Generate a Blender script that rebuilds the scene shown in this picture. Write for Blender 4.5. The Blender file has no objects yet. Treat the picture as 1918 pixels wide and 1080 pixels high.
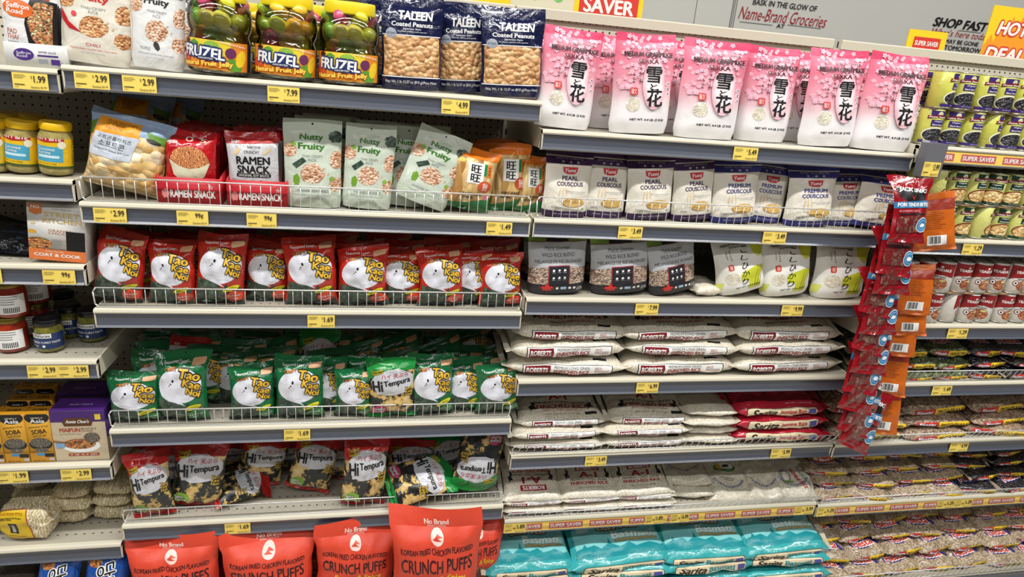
import bpy, math, random
from math import sin, cos, pi, sqrt, exp, atan2, floor
from mathutils import Vector, Matrix, noise

sc = bpy.context.scene
COL = sc.collection
rnd = random.Random(7)
R = math.radians

# ------------------------------------------------------------------ camera
CXY, FPX = (959.0, 540.0), 1242.0
EYE = Vector((0.0, 0.0, 2.05))
AX = Vector((0.97802824, 0.01506719, 0.20792726))      # the shelf direction seen in the camera's frame (right, down, forward)
AY = Vector((-0.19066303, -0.33871827, 0.92136721))    # into the shelf
AZ = Vector((0.08431118, -0.9407672, -0.32840327))     # up
cam_d = bpy.data.cameras.new('camera')
cam = bpy.data.objects.new('camera', cam_d)
COL.objects.link(cam)
cam_d.sensor_width = 36.0
cam_d.lens = FPX * 36.0 / 1918.0
cam_d.clip_start = 0.02
m3 = Matrix(((AX[0], -AX[1], -AX[2]), (AY[0], -AY[1], -AY[2]), (AZ[0], -AZ[1], -AZ[2])))
cam.matrix_world = Matrix.Translation(EYE) @ m3.to_4x4()
sc.camera = cam
sc.view_settings.view_transform = 'Standard'
sc.view_settings.look = 'None'
sc.view_settings.gamma = 1.0
sc.view_settings.use_curve_mapping = False
sc.view_settings.exposure = -0.2
sc.cycles.max_bounces = 7
sc.cycles.diffuse_bounces = 3
sc.cycles.glossy_bounces = 3
sc.cycles.transmission_bounces = 6
sc.cycles.transparent_max_bounces = 8
sc.cycles.caustics_reflective = False
sc.cycles.caustics_refractive = False
sc.cycles.sample_clamp_indirect = 4.0
sc.cycles.use_denoising = True

# ------------------------------------------------------------------ light: the shop's ceiling tubes and the light bouncing about the hall
world = bpy.data.worlds.new('hall_light')
sc.world = world
world.use_nodes = True
bg = world.node_tree.nodes['Background']
bg.inputs[0].default_value = (0.95, 0.97, 1.0, 1)
bg.inputs[1].default_value = 0.085


def tube(x, y, z, sx, sy, watts):
    d = bpy.data.lights.new('ceiling_tube', 'AREA')
    d.shape = 'RECTANGLE'
    d.size, d.size_y = sx, sy
    d.energy = watts
    d.color = (1.0, 0.985, 0.95)
    o = bpy.data.objects.new('ceiling_tube', d)
    COL.objects.link(o)
    o.location = (x, y, z)
    return o


for _y, _w in ((0.7, 84), (-1.0, 34), (-3.5, 10)):
    for _x in (-3.4, -0.9, 1.6, 4.1):
        tube(_x, _y, 4.3, 2.3, 0.12, _w)
for _x in (-1.0, 2.0, 5.0):
    tube(_x, 3.9, 4.3, 2.3, 0.12, 30)

# ------------------------------------------------------------------ pixel <-> place
D = 1.895            # distance of the shelf fronts
BACK = 2.43          # distance of the pegboard


def ray(px, py):
    a, b = (px - CXY[0]) / FPX, (py - CXY[1]) / FPX
    v = Vector((a, b, 1.0))
    return Vector((AX.dot(v), AY.dot(v), AZ.dot(v)))


def at(px, py, Y):
    d = ray(px, py)
    return EYE + d * (Y / d.y)


def wx(px, Y, z):
    """x of the point at depth Y and height z that is seen in column px"""
    k = (px - CXY[0]) / FPX
    y, zz = Y, z - EYE.z
    # cam_x = AX0 x + AY0 y + AZ0 z ; cam_z = AX2 x + AY2 y + AZ2 z
    return -((AY[0] - k * AY[2]) * y + (AZ[0] - k * AZ[2]) * zz) / (AX[0] - k * AX[2])


# ------------------------------------------------------------------ materials
def lin(h):
    if isinstance(h, tuple):
        return h
    h = h.lstrip('#')
    v = [int(h[i:i + 2], 16) / 255 for i in (0, 2, 4)]
    return tuple((c / 12.92 if c <= 0.04045 else ((c + 0.055) / 1.055) ** 2.4) for c in v) + (1.0,)


MATS = {}


def _new(name):
    m = bpy.data.materials.new(name)
    m.use_nodes = True
    nt = m.node_tree
    return m, nt, nt.nodes['Principled BSDF']


def coords(nt, vary=True):
    tc = nt.nodes.new('ShaderNodeTexCoord')
    if not vary:
        return tc.outputs['Object']
    oi = nt.nodes.new('ShaderNodeObjectInfo')
    mu = nt.nodes.new('ShaderNodeMath'); mu.operation = 'MULTIPLY'; mu.inputs[1].default_value = 37.0
    nt.links.new(oi.outputs['Random'], mu.inputs[0])
    va = nt.nodes.new('ShaderNodeVectorMath'); va.operation = 'ADD'
    nt.links.new(tc.outputs['Object'], va.inputs[0])
    nt.links.new(mu.outputs[0], va.inputs[1])
    return va.outputs[0]


def add_bump(nt, p, co, scale, strength, dist=0.004, detail=3.0, kind='noise'):
    if kind == 'noise':
        t = nt.nodes.new('ShaderNodeTexNoise')
        t.inputs['Scale'].default_value = scale
        t.inputs['Detail'].default_value = detail
        t.inputs['Distortion'].default_value = 0.6
        out = t.outputs[0]
    else:
        t = nt.nodes.new('ShaderNodeTexVoronoi')
        t.inputs['Scale'].default_value = scale
        out = t.outputs['Distance']
    nt.links.new(co, t.inputs['Vector'])
    b = nt.nodes.new('ShaderNodeBump')
    b.inputs['Strength'].default_value = strength
    b.inputs['Distance'].default_value = dist
    if kind != 'noise':
        b.invert = True
    nt.links.new(out, b.inputs['Height'])
    nt.links.new(b.outputs[0], p.inputs['Normal'])


def mat(name, col, rough=0.45, metal=0.0, crinkle=0.0, cs=28.0, coat=0.0, spec=0.5):
    key = (name, col, rough, crinkle)
    if key in MATS:
        return MATS[key]
    m, nt, p = _new(name)
    p.inputs['Base Color'].default_value = lin(col)
    p.inputs['Roughness'].default_value = rough
    p.inputs['Metallic'].default_value = metal
    p.inputs['Coat Weight'].default_value = coat
    p.inputs['Coat Roughness'].default_value = 0.12
    p.inputs['Specular IOR Level'].default_value = spec
    if crinkle > 0:
        add_bump(nt, p, coords(nt), cs, crinkle, 0.012)
    MATS[key] = m
    return m


def film(col, gloss=1):
    """printed plastic film; gloss 0 paper-like matt, 1 satin, 2 shiny and crinkled"""
    k = ('film', col, gloss)
    if k not in MATS:
        r, c, s, n = ((0.5, 0.3, 16, 'matt_print'), (0.28, 0.5, 18, 'satin_film'), (0.13, 0.85, 22, 'shiny_film'))[gloss]
        MATS[k] = mat(n + '_' + col.strip('#'), col, r, 0, c, s, coat=0.5 if gloss == 2 else 0)
    return MATS[k]


def food(name, cols, scale, rough=0.5, bump=0.8, kind='voronoi', dist=0.004, stretch=None, gloss_noise=False):
    """a material of many small lumps: cols = list of (position, colour)"""
    k = ('food', name)
    if k in MATS:
        return MATS[k]
    m, nt, p = _new(name)
    co = coords(nt)
    if stretch:
        mp = nt.nodes.new('ShaderNodeMapping')
        mp.inputs['Scale'].default_value = stretch
        mp.inputs['Rotation'].default_value = (0.3, 0.5, 0.4)
        nt.links.new(co, mp.inputs[0])
        co = mp.outputs[0]
    cr = nt.nodes.new('ShaderNodeValToRGB')
    if kind == 'voronoi':
        t = nt.nodes.new('ShaderNodeTexVoronoi')
        t.inputs['Scale'].default_value = scale
        nt.links.new(co, t.inputs['Vector'])
        sep = nt.nodes.new('ShaderNodeSeparateColor')
        nt.links.new(t.outputs['Color'], sep.inputs[0])
        nt.links.new(sep.outputs[0], cr.inputs[0])
        h = t.outputs['Distance']
    elif kind == 'wave':
        t = nt.nodes.new('ShaderNodeTexWave')
        t.inputs['Scale'].default_value = scale
        t.inputs['Distortion'].default_value = 14.0
        t.inputs['Detail'].default_value = 3.0
        t.inputs['Detail Scale'].default_value = 1.5
        nt.links.new(co, t.inputs['Vector'])
        nt.links.new(t.outputs['Fac'], cr.inputs[0])
        h = t.outputs['Fac']
    else:
        t = nt.nodes.new('ShaderNodeTexNoise')
        t.inputs['Scale'].default_value = scale
        t.inputs['Detail'].default_value = 4.0
        t.inputs['Roughness'].default_value = 0.65
        nt.links.new(co, t.inputs['Vector'])
        nt.links.new(t.outputs[0], cr.inputs[0])
        h = t.outputs[0]
    el = cr.color_ramp.elements
    while len(el) < len(cols):
        el.new(0.5)
    for e, (pos, c) in zip(el, cols):
        e.position = pos
        e.color = lin(c)
    nt.links.new(cr.outputs[0], p.inputs['Base Color'])
    b = nt.nodes.new('ShaderNodeBump')
    b.invert = (kind == 'voronoi')
    b.inputs['Strength'].default_value = bump
    b.inputs['Distance'].default_value = dist
    nt.links.new(h, b.inputs['Height'])
    nt.links.new(b.outputs[0], p.inputs['Normal'])
    p.inputs['Roughness'].default_value = rough
    p.inputs['Coat Weight'].default_value = 0.5
    p.inputs['Coat Roughness'].default_value = 0.15
    MATS[k] = m
    return m


def grad(name, H, stops, gloss=1):
    """film printed with a colour run up the bag"""
    k = ('grad', name)
    if k in MATS:
        return MATS[k]
    m, nt, p = _new(name)
    tc = nt.nodes.new('ShaderNodeTexCoord')
    s = nt.nodes.new('ShaderNodeSeparateXYZ')
    nt.links.new(tc.outputs['Object'], s.inputs[0])
    mu = nt.nodes.new('ShaderNodeMath'); mu.operation = 'MULTIPLY'; mu.inputs[1].default_value = 1.0 / H
    nt.links.new(s.outputs['Z'], mu.inputs[0])
    cr = nt.nodes.new('ShaderNodeValToRGB')
    nt.links.new(mu.outputs[0], cr.inputs[0])
    el = cr.color_ramp.elements
    while len(el) < len(stops):
        el.new(0.5)
    for e, (pos, c) in zip(el, stops):
        e.position = pos
        e.color = lin(c)
    nt.links.new(cr.outputs[0], p.inputs['Base Color'])
    p.inputs['Roughness'].default_value = (0.6, 0.33, 0.2)[gloss]
    add_bump(nt, p, coords(nt), 18, 0.35, 0.006)
    MATS[k] = m
    return m


def clear_plastic(name, col='#ffffff', rough=0.04, alpha=0.22):
    k = ('clear', name)
    if k in MATS:
        return MATS[k]
    m, nt, p = _new(name)
    nt.nodes.remove(p)
    out = nt.nodes['Material Output']
    tr = nt.nodes.new('ShaderNodeBsdfTransparent'); tr.inputs[0].default_value = lin(col)
    gl = nt.nodes.new('ShaderNodeBsdfGlossy'); gl.inputs['Roughness'].default_value = rough
    fr = nt.nodes.new('ShaderNodeFresnel'); fr.inputs[0].default_value = 1.5
    ad = nt.nodes.new('ShaderNodeMath'); ad.operation = 'ADD'; ad.inputs[1].default_value = alpha * 0.3
    nt.links.new(fr.outputs[0], ad.inputs[0])
    mx = nt.nodes.new('ShaderNodeMixShader')
    nt.links.new(ad.outputs[0], mx.inputs[0])
    nt.links.new(tr.outputs[0], mx.inputs[1])
    nt.links.new(gl.outputs[0], mx.inputs[2])
    nt.links.new(mx.outputs[0], out.inputs[0])
    co = coords(nt)
    t = nt.nodes.new('ShaderNodeTexNoise'); t.inputs['Scale'].default_value = 30
    nt.links.new(co, t.inputs['Vector'])
    b = nt.nodes.new('ShaderNodeBump'); b.inputs['Strength'].default_value = 0.3; b.inputs['Distance'].default_value = 0.004
    nt.links.new(t.outputs[0], b.inputs['Height'])
    nt.links.new(b.outputs[0], gl.inputs['Normal'])
    MATS[k] = m
    return m


# ------------------------------------------------------------------ mesh building
class MB:
    def __init__(s):
        s.v, s.f, s.mi, s.mats = [], [], [], []

    def m(s, material):
        if material not in s.mats:
            s.mats.append(material)
        return s.mats.index(material)

    def add(s, vs, fs, material):
        k, o = s.m(material), len(s.v)
        s.v.extend(vs)
        for f in fs:
            s.f.append(tuple(i + o for i in f))
            s.mi.append(k)

    def box(s, x0, x1, y0, y1, z0, z1, material):
        vs = [(x, y, z) for x in (x0, x1) for y in (y0, y1) for z in (z0, z1)]
        s.add(vs, [(0, 1, 3, 2), (4, 6, 7, 5), (0, 4, 5, 1), (2, 3, 7, 6), (0, 2, 6, 4), (1, 5, 7, 3)], material)

    def bar(s, a, b, r, material, n=5):
        a, b = Vector(a), Vector(b)
        d = (b - a).normalized()
        u = d.orthogonal().normalized()
        w = d.cross(u)
        vs = []
        for p in (a, b):
            for k in range(n):
                t = 2 * pi * k / n
                vs.append(tuple(p + (u * cos(t) + w * sin(t)) * r))
        fs = [(k, (k + 1) % n, n + (k + 1) % n, n + k) for k in range(n)] + [tuple(range(n))[::-1], tuple(range(n, 2 * n))]
        s.add(vs, fs, material)

    def lathe(s, prof, material, n=28, cx=0.0, cy=0.0):
        vs, fs = [], []
        for r, z in prof:
            for k in range(n):
                t = 2 * pi * k / n
                vs.append((cx + r * cos(t), cy + r * sin(t), z))
        for j in range(len(prof) - 1):
            for k in range(n):
                a, b = j * n + k, j * n + (k + 1) % n
                fs.append((a, b, b + n, a + n))
        fs.append(tuple(range(n))[::-1])
        fs.append(tuple(range((len(prof) - 1) * n, len(prof) * n)))
        s.add(vs, fs, material)

    def prism(s, pts, x0, x1, material):
        """outline pts (y,z) swept along x"""
        n = len(pts)
        vs = [(x0, y, z) for y, z in pts] + [(x1, y, z) for y, z in pts]
        fs = [(i, i + n, (i + 1) % n + n, (i + 1) % n) for i in range(n)] + [tuple(range(n)), tuple(range(2 * n - 1, n - 1, -1))]
        s.add(vs, fs, material)

    def mesh(s, name, smooth=True):
        me = bpy.data.meshes.new(name)
        me.from_pydata([tuple(v) for v in s.v], [], s.f)
        for m_ in s.mats:
            me.materials.append(m_)
        me.polygons.foreach_set('material_index', s.mi)
        if smooth:
            me.polygons.foreach_set('use_smooth', [True] * len(s.f))
        me.update()
        return me

    def obj(s, name, parent=None, smooth=True, link=True):
        o = bpy.data.objects.new(name, s.mesh(name, smooth))
        if link:
            COL.objects.link(o)
        if parent is not None:
            o.parent = parent
        return o


def tag(o, label, cat, group=None):
    o['label'], o['category'] = label, cat
    if group:
        o['group'] = group
    return o


def struct(o):
    o['kind'] = 'structure'
    return o


def empty(name, loc=(0, 0, 0), link=True):
    o = bpy.data.objects.new(name, None)
    o.empty_display_size = 0.02
    if link:
        COL.objects.link(o)
    o.location = loc
    return o


# ------------------------------------------------------------------ flat shapes for printing
def split_long(vs, tris, thr):
    for _ in range(6):
        mid, out, done = {}, [], True

        def md(a, b):
            k = (a, b) if a < b else (b, a)
            if k not in mid:
                mid[k] = len(vs)
                vs.append(((vs[a][0] + vs[b][0]) / 2, (vs[a][1] + vs[b][1]) / 2))
            return mid[k]
        for a, b, c in tris:
            L = [(vs[p][0] - vs[q][0]) ** 2 + (vs[p][1] - vs[q][1]) ** 2 > thr * thr for p, q in ((a, b), (b, c), (c, a))]
            n = sum(L)
            if n == 0:
                out.append((a, b, c))
                continue
            done = False
            if n == 3:
                x, y, z = md(a, b), md(b, c), md(c, a)
                out += [(a, x, z), (x, b, y), (z, y, c), (x, y, z)]
            else:
                while not L[0] or (n == 2 and not L[1]):
                    a, b, c = b, c, a
                    L = L[1:] + L[:1]
                x = md(a, b)
                if n == 1:
                    out += [(a, x, c), (x, b, c)]
                else:
                    y = md(b, c)
                    out += [(x, b, y), (a, x, y), (a, y, c)]
        tris = out
        if done:
            break
    return vs, tris


def poly_tris(pts):
    from mathutils.geometry import tessellate_polygon
    t = tessellate_polygon([[Vector((x, y, 0)) for x, y in pts]])
    return [tuple(i) for i in t]


TXT = {}


def text_tris(s, off=0.0, shear=0.0, res=3):
    k = (s, off, shear)
    if k in TXT:
        return TXT[k]
    c = bpy.data.curves.new('t', 'FONT')
    c.body = s
    c.resolution_u = res if len(s) < 14 else 2
    c.offset = off
    c.shear = shear
    c.space_line = 0.8
    o = bpy.data.objects.new('t', c)
    COL.objects.link(o)
    dg = bpy.context.evaluated_depsgraph_get()
    me = bpy.data.meshes.new_from_object(o.evaluated_get(dg))
    me.calc_loop_triangles()
    vs = [(v.co.x, v.co.y) for v in me.vertices]
    ts = [tuple(t.vertices) for t in me.loop_triangles]
    bpy.data.objects.remove(o)
    bpy.data.curves.remove(c)
    bpy.data.meshes.remove(me)
    TXT[k] = (vs, ts)
    return TXT[k]


def bbox(vs):
    xs, ys = [v[0] for v in vs], [v[1] for v in vs]
    return min(xs), max(xs), min(ys), max(ys)


def L_rect(m, x0, y0, x1, y1, rot=0):
    return ('p', m, rotp([(x0, y0), (x1, y0), (x1, y1), (x0, y1)], rot))


def rotp(pts, deg, c=None):
    if not deg:
        return pts
    if c is None:
        b = bbox(pts)
        c = ((b[0] + b[1]) / 2, (b[2] + b[3]) / 2)
    k, q = cos(R(deg)), sin(R(deg))
    return [(c[0] + (x - c[0]) * k - (y - c[1]) * q, c[1] + (x - c[0]) * q + (y - c[1]) * k) for x, y in pts]


def L_ell(m, cx, cy, rx, ry, rot=0, n=26, jag=0.0, seed=1, flat=0):
    g = random.Random(seed)
    pts = []
    for k in range(n):
        t = 2 * pi * k / n
        j = 1 + (g.random() - 0.5) * 2 * jag
        pts.append((cx + rx * cos(t) * j, cy + ry * sin(t) * j))
    return ('p', m, rotp(pts, rot, (cx, cy)))


def L_round(m, x0, y0, x1, y1, r, rot=0):
    pts = []
    for cx, cy, a in ((x1 - r, y1 - r, 0), (x0 + r, y1 - r, 90), (x0 + r, y0 + r, 180), (x1 - r, y0 + r, 270)):
        for k in range(5):
            t = R(a + k * 22.5)
            pts.append((cx + r * cos(t), cy + r * sin(t)))
    return ('p', m, rotp(pts, rot, ((x0 + x1) / 2, (y0 + y1) / 2)))


def L_poly(m, pts, rot=0):
    return ('p', m, rotp(pts, rot))


def T(m, s, cx, cy, w, h, rot=0, b=0.012, sh=0.0, out=None, ob=0.06):
    """printed words in a box w x h centred on cx, cy; out = material of an outline"""
    return ('t', m, s, cx, cy, w, h, rot, b, sh, out, ob)


def shape_tris(layer, thr):
    """[(material, verts, tris)]"""
    if layer[0] == 'p':
        _, m, pts = layer
        vs, ts = split_long(list(pts), poly_tris(pts), thr)
        return [(m, vs, ts, 0)]
    _, m, s, cx, cy, w, h, rot, b, sh, out, ob = layer
    v0, t0 = text_tris(s, 0.0, sh)
    if not v0:
        return []
    x0, x1, y0, y1 = bbox(v0)
    wide = any(ord(c) > 0x2000 for c in s)
    b = min(b * (0.4 if wide else 0.85), 0.04) if b >= 0.02 else 0
    kx, ky = w / max(x1 - x0 + 2 * b, 1e-6), h / max(y1 - y0 + b, 1e-6)
    mx, my = (x0 + x1) / 2, (y0 + y1) / 2
    cr, sr = cos(R(rot)), sin(R(rot))
    res = []
    for mm, sh_ in (((out, [((ob * 0.55 + b) * cos(R(a)), (ob * 0.55 + b) * sin(R(a))) for a in range(0, 360, 45)]),) if out else ()) + ((m, [(-b, 0), (0, 0), (b, 0)] + ([(0, -b * .6), (0, b * .6)] if b > 0.012 else []) if b else [(0, 0)]),):
        for si, (dx, dy) in enumerate(sh_):
            q = []
            for x, y in v0:
                a, c = (x + dx - mx) * kx, (y + dy - my) * ky
                q.append((cx + a * cr - c * sr, cy + a * sr + c * cr))
            res.append((mm, q, t0, si))
    return res


class Surf:
    """a grid of points with its print space x0..x1, y0..y1"""
    def __init__(s, P, x0, x1, y0, y1):
        s.P, s.x0, s.x1, s.y0, s.y1 = P, x0, x1, y0, y1
        s.nj, s.ni = len(P) - 1, len(P[0]) - 1
        s.N = None

    def normals(s):
        s.N = []
        for j in range(s.nj + 1):
            row = []
            for i in range(s.ni + 1):
                du = s.P[j][min(i + 1, s.ni)] - s.P[j][max(i - 1, 0)]
                dv = s.P[min(j + 1, s.nj)][i] - s.P[max(j - 1, 0)][i]
                n = du.cross(dv)
                row.append(n.normalized() if n.length > 1e-12 else Vector((0, -1, 0)))
            s.N.append(row)

    def grid(s, x, y):
        return (min(max((x - s.x0) / (s.x1 - s.x0), 0.0), 1.0) * s.ni, min(max((y - s.y0) / (s.y1 - s.y0), 0.0), 1.0) * s.nj)

    def ev(s, a, b, ca, cb):
        """point and normal at grid place a, b of a piece whose middle is at ca, cb"""
        if s.N is None:
            s.normals()
        i, j = min(int(ca), s.ni - 1), min(int(cb), s.nj - 1)
        a, b = a - i, b - j
        low = (ca - i) >= (cb - j)
        out = []
        for G in (s.P, s.N):
            p00, p10, p01, p11 = G[j][i], G[j][i + 1], G[j + 1][i], G[j + 1][i + 1]
            out.append(p00 + (p10 - p00) * a + (p11 - p10) * b if low else p00 + (p01 - p00) * b + (p11 - p01) * a)
        return out

    def put(s, mb, m, j0=0, j1=None):
        j1 = s.nj if j1 is None else j1
        vs = [tuple(s.P[j][i]) for j in range(j0, j1 + 1) for i in range(s.ni + 1)]
        w = s.ni + 1
        fs = [t for j in range(j1 - j0) for i in range(s.ni) for t in ((j * w + i, j * w + i + 1, (j + 1) * w + i + 1), (j * w + i, (j + 1) * w + i + 1, (j + 1) * w + i))]
        mb.add(vs, fs, m)


def slice_poly(polys, f):
    """cut convex pieces (lists of grid places) wherever f crosses a whole number"""
    out = []
    for P in polys:
        v = [f(p) for p in P]
        lo, hi = min(v), max(v)
        k0, k1 = floor(lo + 1e-6) + 1, math.ceil(hi - 1e-6) - 1
        if k1 < k0:
            out.append(P)
            continue
        rest = P
        for k in range(k0, k1 + 1):
            A, B = [], []
            n = len(rest)
            fv = [f(p) - k for p in rest]
            for q in range(n):
                p, r_ = rest[q], rest[(q + 1) % n]
                u, w = fv[q], fv[(q + 1) % n]
                if u <= 0:
                    A.append(p)
                if u >= 0:
                    B.append(p)
                if u * w < 0:
                    t = u / (u - w)
                    c = (p[0] + (r_[0] - p[0]) * t, p[1] + (r_[1] - p[1]) * t)
                    A.append(c)
                    B.append(c)
            if len(A) > 2:
                out.append(A)
            rest = B
            if len(rest) < 3:
                break
        if len(rest) > 2:
            out.append(rest)
    return out


def fa(p):
    return p[0]


def fb(p):
    return p[1]


def fc_(p):
    return p[0] - p[1]


def print_on(surf, layers, mb, thr=0.06, off0=0.0006, step=0.0004, parts=None, sub=0.00004):
    """print the layers on the surface, each just above whatever it overlaps; ('part', name) sends what follows to a mesh of its own"""
    cur, laid = mb, []
    for L in layers:
        if L[0] == 'part':
            cur = mb if L[1] is None else parts.setdefault(L[1], MB())
            continue
        lv, pend = 1, []
        for m, vs, ts, si in shape_tris(L, 9):
            if not vs:
                continue
            b = bbox(vs)
            if si == 0:
                laid += pend
                pend = []
                e = 0.01 * (b[1] - b[0])
                lv = 1 + max([q[0] for q in laid if q[1] < b[1] + e and q[2] > b[0] - e and q[3] < b[3] and q[4] > b[2]] or [0])
            pend.append((lv, b[0], b[1], b[2], b[3]))
            o = off0 + step * (lv - 1) + sub * si
            g = [surf.grid(x, y) for x, y in vs]
            idx, V, Fc = {}, [], []
            for t in ts:
                P = [g[t[0]], g[t[1]], g[t[2]]]
                ar = (P[1][0] - P[0][0]) * (P[2][1] - P[0][1]) - (P[2][0] - P[0][0]) * (P[1][1] - P[0][1])
                if abs(ar) < 1e-9:
                    continue
                if ar < 0:
                    P = P[::-1]
                for Q in slice_poly(slice_poly(slice_poly([P], fa), fb), fc_):
                    ca, cb = sum(p[0] for p in Q) / len(Q), sum(p[1] for p in Q) / len(Q)
                    face = []
                    for p in Q:
                        k = (round(p[0], 4), round(p[1], 4))
                        if k not in idx:
                            q, n = surf.ev(p[0], p[1], ca, cb)
                            idx[k] = len(V)
                            V.append(tuple(q + n * o))
                        if idx[k] not in face:
                            face.append(idx[k])
                    if len(face) > 2:
                        Fc.append(tuple(face))
            cur.add(V, Fc, m)
        laid += pend


def finish(name, mb, parts, body_name):
    """an unlinked thing: an empty with its parts, ready to be copied"""
    root = empty(name, link=False)
    o = mb.obj(body_name, root, link=False)
    KIDS[root.name] = [(o, [])]
    subs = [(k_, v_) for k_, v_ in parts.items() if '/' in k_]
    for pn, pm in parts.items():
        if '/' in pn:
            continue
        c = pm.obj(pn, root, link=False)
        KIDS[root.name].append((c, [pp.obj(sn.split('/')[1], c, link=False) for sn, pp in subs if sn.split('/')[0] == pn]))
    return root


KIDS = {}


def copy_thing(root, name=None):
    c = root.copy()
    if name:
        c.name = name
    COL.objects.link(c)
    for o, sub in KIDS[root.name]:
        q = o.copy()
        COL.objects.link(q)
        q.parent = c
        for u in sub:
            w = u.copy()
            COL.objects.link(w)
            w.parent = q
    return c


def nz(x, y, z):
    return noise.noise(Vector((x, y, z)))


def pouch(name, W, H, Tk, body, layers, kind='doy', seal=0.1, seal_m=None, bottom_m=None, wr=0.0022, seed=1, ni=18, nj=24, back_m=None, body_name='pouch_body', curl=0.012, seal_name='top_seal', bseal=0.05, notop=False):
    A = H / W
    vt = 1 - seal
    vb = bseal if kind == 'pillow' else 0.0
    js = max(1, round(nj * seal))
    jb = max(1, round(nj * bseal)) if kind == 'pillow' else 0
    vt, vb = 1 - js / nj, jb / nj
    F, B = [], []
    for j in range(nj + 1):
        v = j / nj
        f, b = [], []
        for i in range(ni + 1):
            u = i / ni
            if kind == 'doy':
                if v >= vt:
                    g = 0
                elif v < 0.12:
                    g = 0.82 + 0.18 * v / 0.12
                else:
                    g = max(0, 1 - ((v - 0.12) / (vt - 0.12)) ** 1.5) ** 0.8
                wp = 0.93 + 0.07 * min(1, v / 0.1) if v < 0.1 else 1 - 0.035 * sin(pi * min(1, v / vt))
            else:
                q = (v - vb) / (vt - vb)
                g = 0 if q <= 0 or q >= 1 else (1 - abs(2 * q - 1) ** 2.5) ** 0.6
                wp = 1 - 0.09 * g
            e = max(0, 1 - abs(2 * u - 1) ** 2.6) ** 0.55
            x = (u - 0.5) * W * wp
            z = v * H
            t = Tk / 2 * e * g
            edge = min(1.0, e * 1.5) if g > 0 else 0
            w = 0
            if g > 0:
                w = wr * (1.6 * nz(x * 22, z * 17, seed * 3.1) + 0.8 * nz(x * 60, z * 35, seed)) * edge
                near = exp(-(vt - v) / 0.09)
                w += wr * 1.5 * near * sin(u * (19 + seed % 5) + 3 * nz(u * 3, v * 2, seed)) * edge
                if kind == 'pillow':
                    w += wr * 1.6 * exp(-(v - vb) / 0.08) * sin(u * (23 + seed % 4) + seed) * edge
            s = max(0, v - vt * 0.85) / (1 - vt * 0.85)
            bend = curl * s * sin(u * 3.0 + seed) + curl * 0.9 * s * s
            if kind == 'pillow' and v < vb:
                bend += 0.004 * sin(u * 9 + seed)
            pl = kind == 'pillow'
            ztop = z + (H * (0.022 if pl else 0.008) * sin(u * 4.4 + seed * 1.7) * s)
            if pl:
                cn = abs(2 * u - 1) ** 3 * s
                bend += 0.016 * cn * (1 if (seed + (u > 0.5)) % 2 else -0.6)
                ztop -= H * 0.03 * cn * ((seed + (u > 0.5)) % 2)
            xs = x + W * (0.028 if pl else 0.012) * nz(z * 14, seed, 1.5)
            f.append(Vector((xs, -t + w + bend, ztop)))
            b.append(Vector((xs, t + bend + 0.0006 + w * 0.4, ztop)))
        F.append(f)
        B.append(b)
    S = Surf(F, 0, 1, 0, A)
    mb, parts = MB(), {}
    j_top = nj if notop else nj - js
    S.put(mb, body, jb, j_top)
    SB = Surf([r[::-1] for r in B], 0, 1, 0, A)
    SB.put(mb, back_m or body, jb, j_top)
    if kind == 'doy':
        vs = [tuple(p) for p in F[0]] + [tuple(p) for p in B[0]]
        n = ni + 1
        mb.add(vs, [(i, i + n, i + 1 + n, i + 1) for i in range(ni)], back_m or body)
    else:
        pb = parts.setdefault('bottom_seal', MB())
        S.put(pb, bottom_m or seal_m or body, 0, jb)
        SB.put(pb, bottom_m or seal_m or body, 0, jb)
    if not notop:
        pt = parts.setdefault(seal_name, MB())
        S.put(pt, seal_m or body, nj - js, nj)
        SB.put(pt, seal_m or body, nj - js, nj)
    print_on(S, layers, mb, parts=parts)
    root = finish(name, mb, parts, body_name)
    root['W'], root['H'], root['T'] = W, H, Tk
    return root


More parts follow.
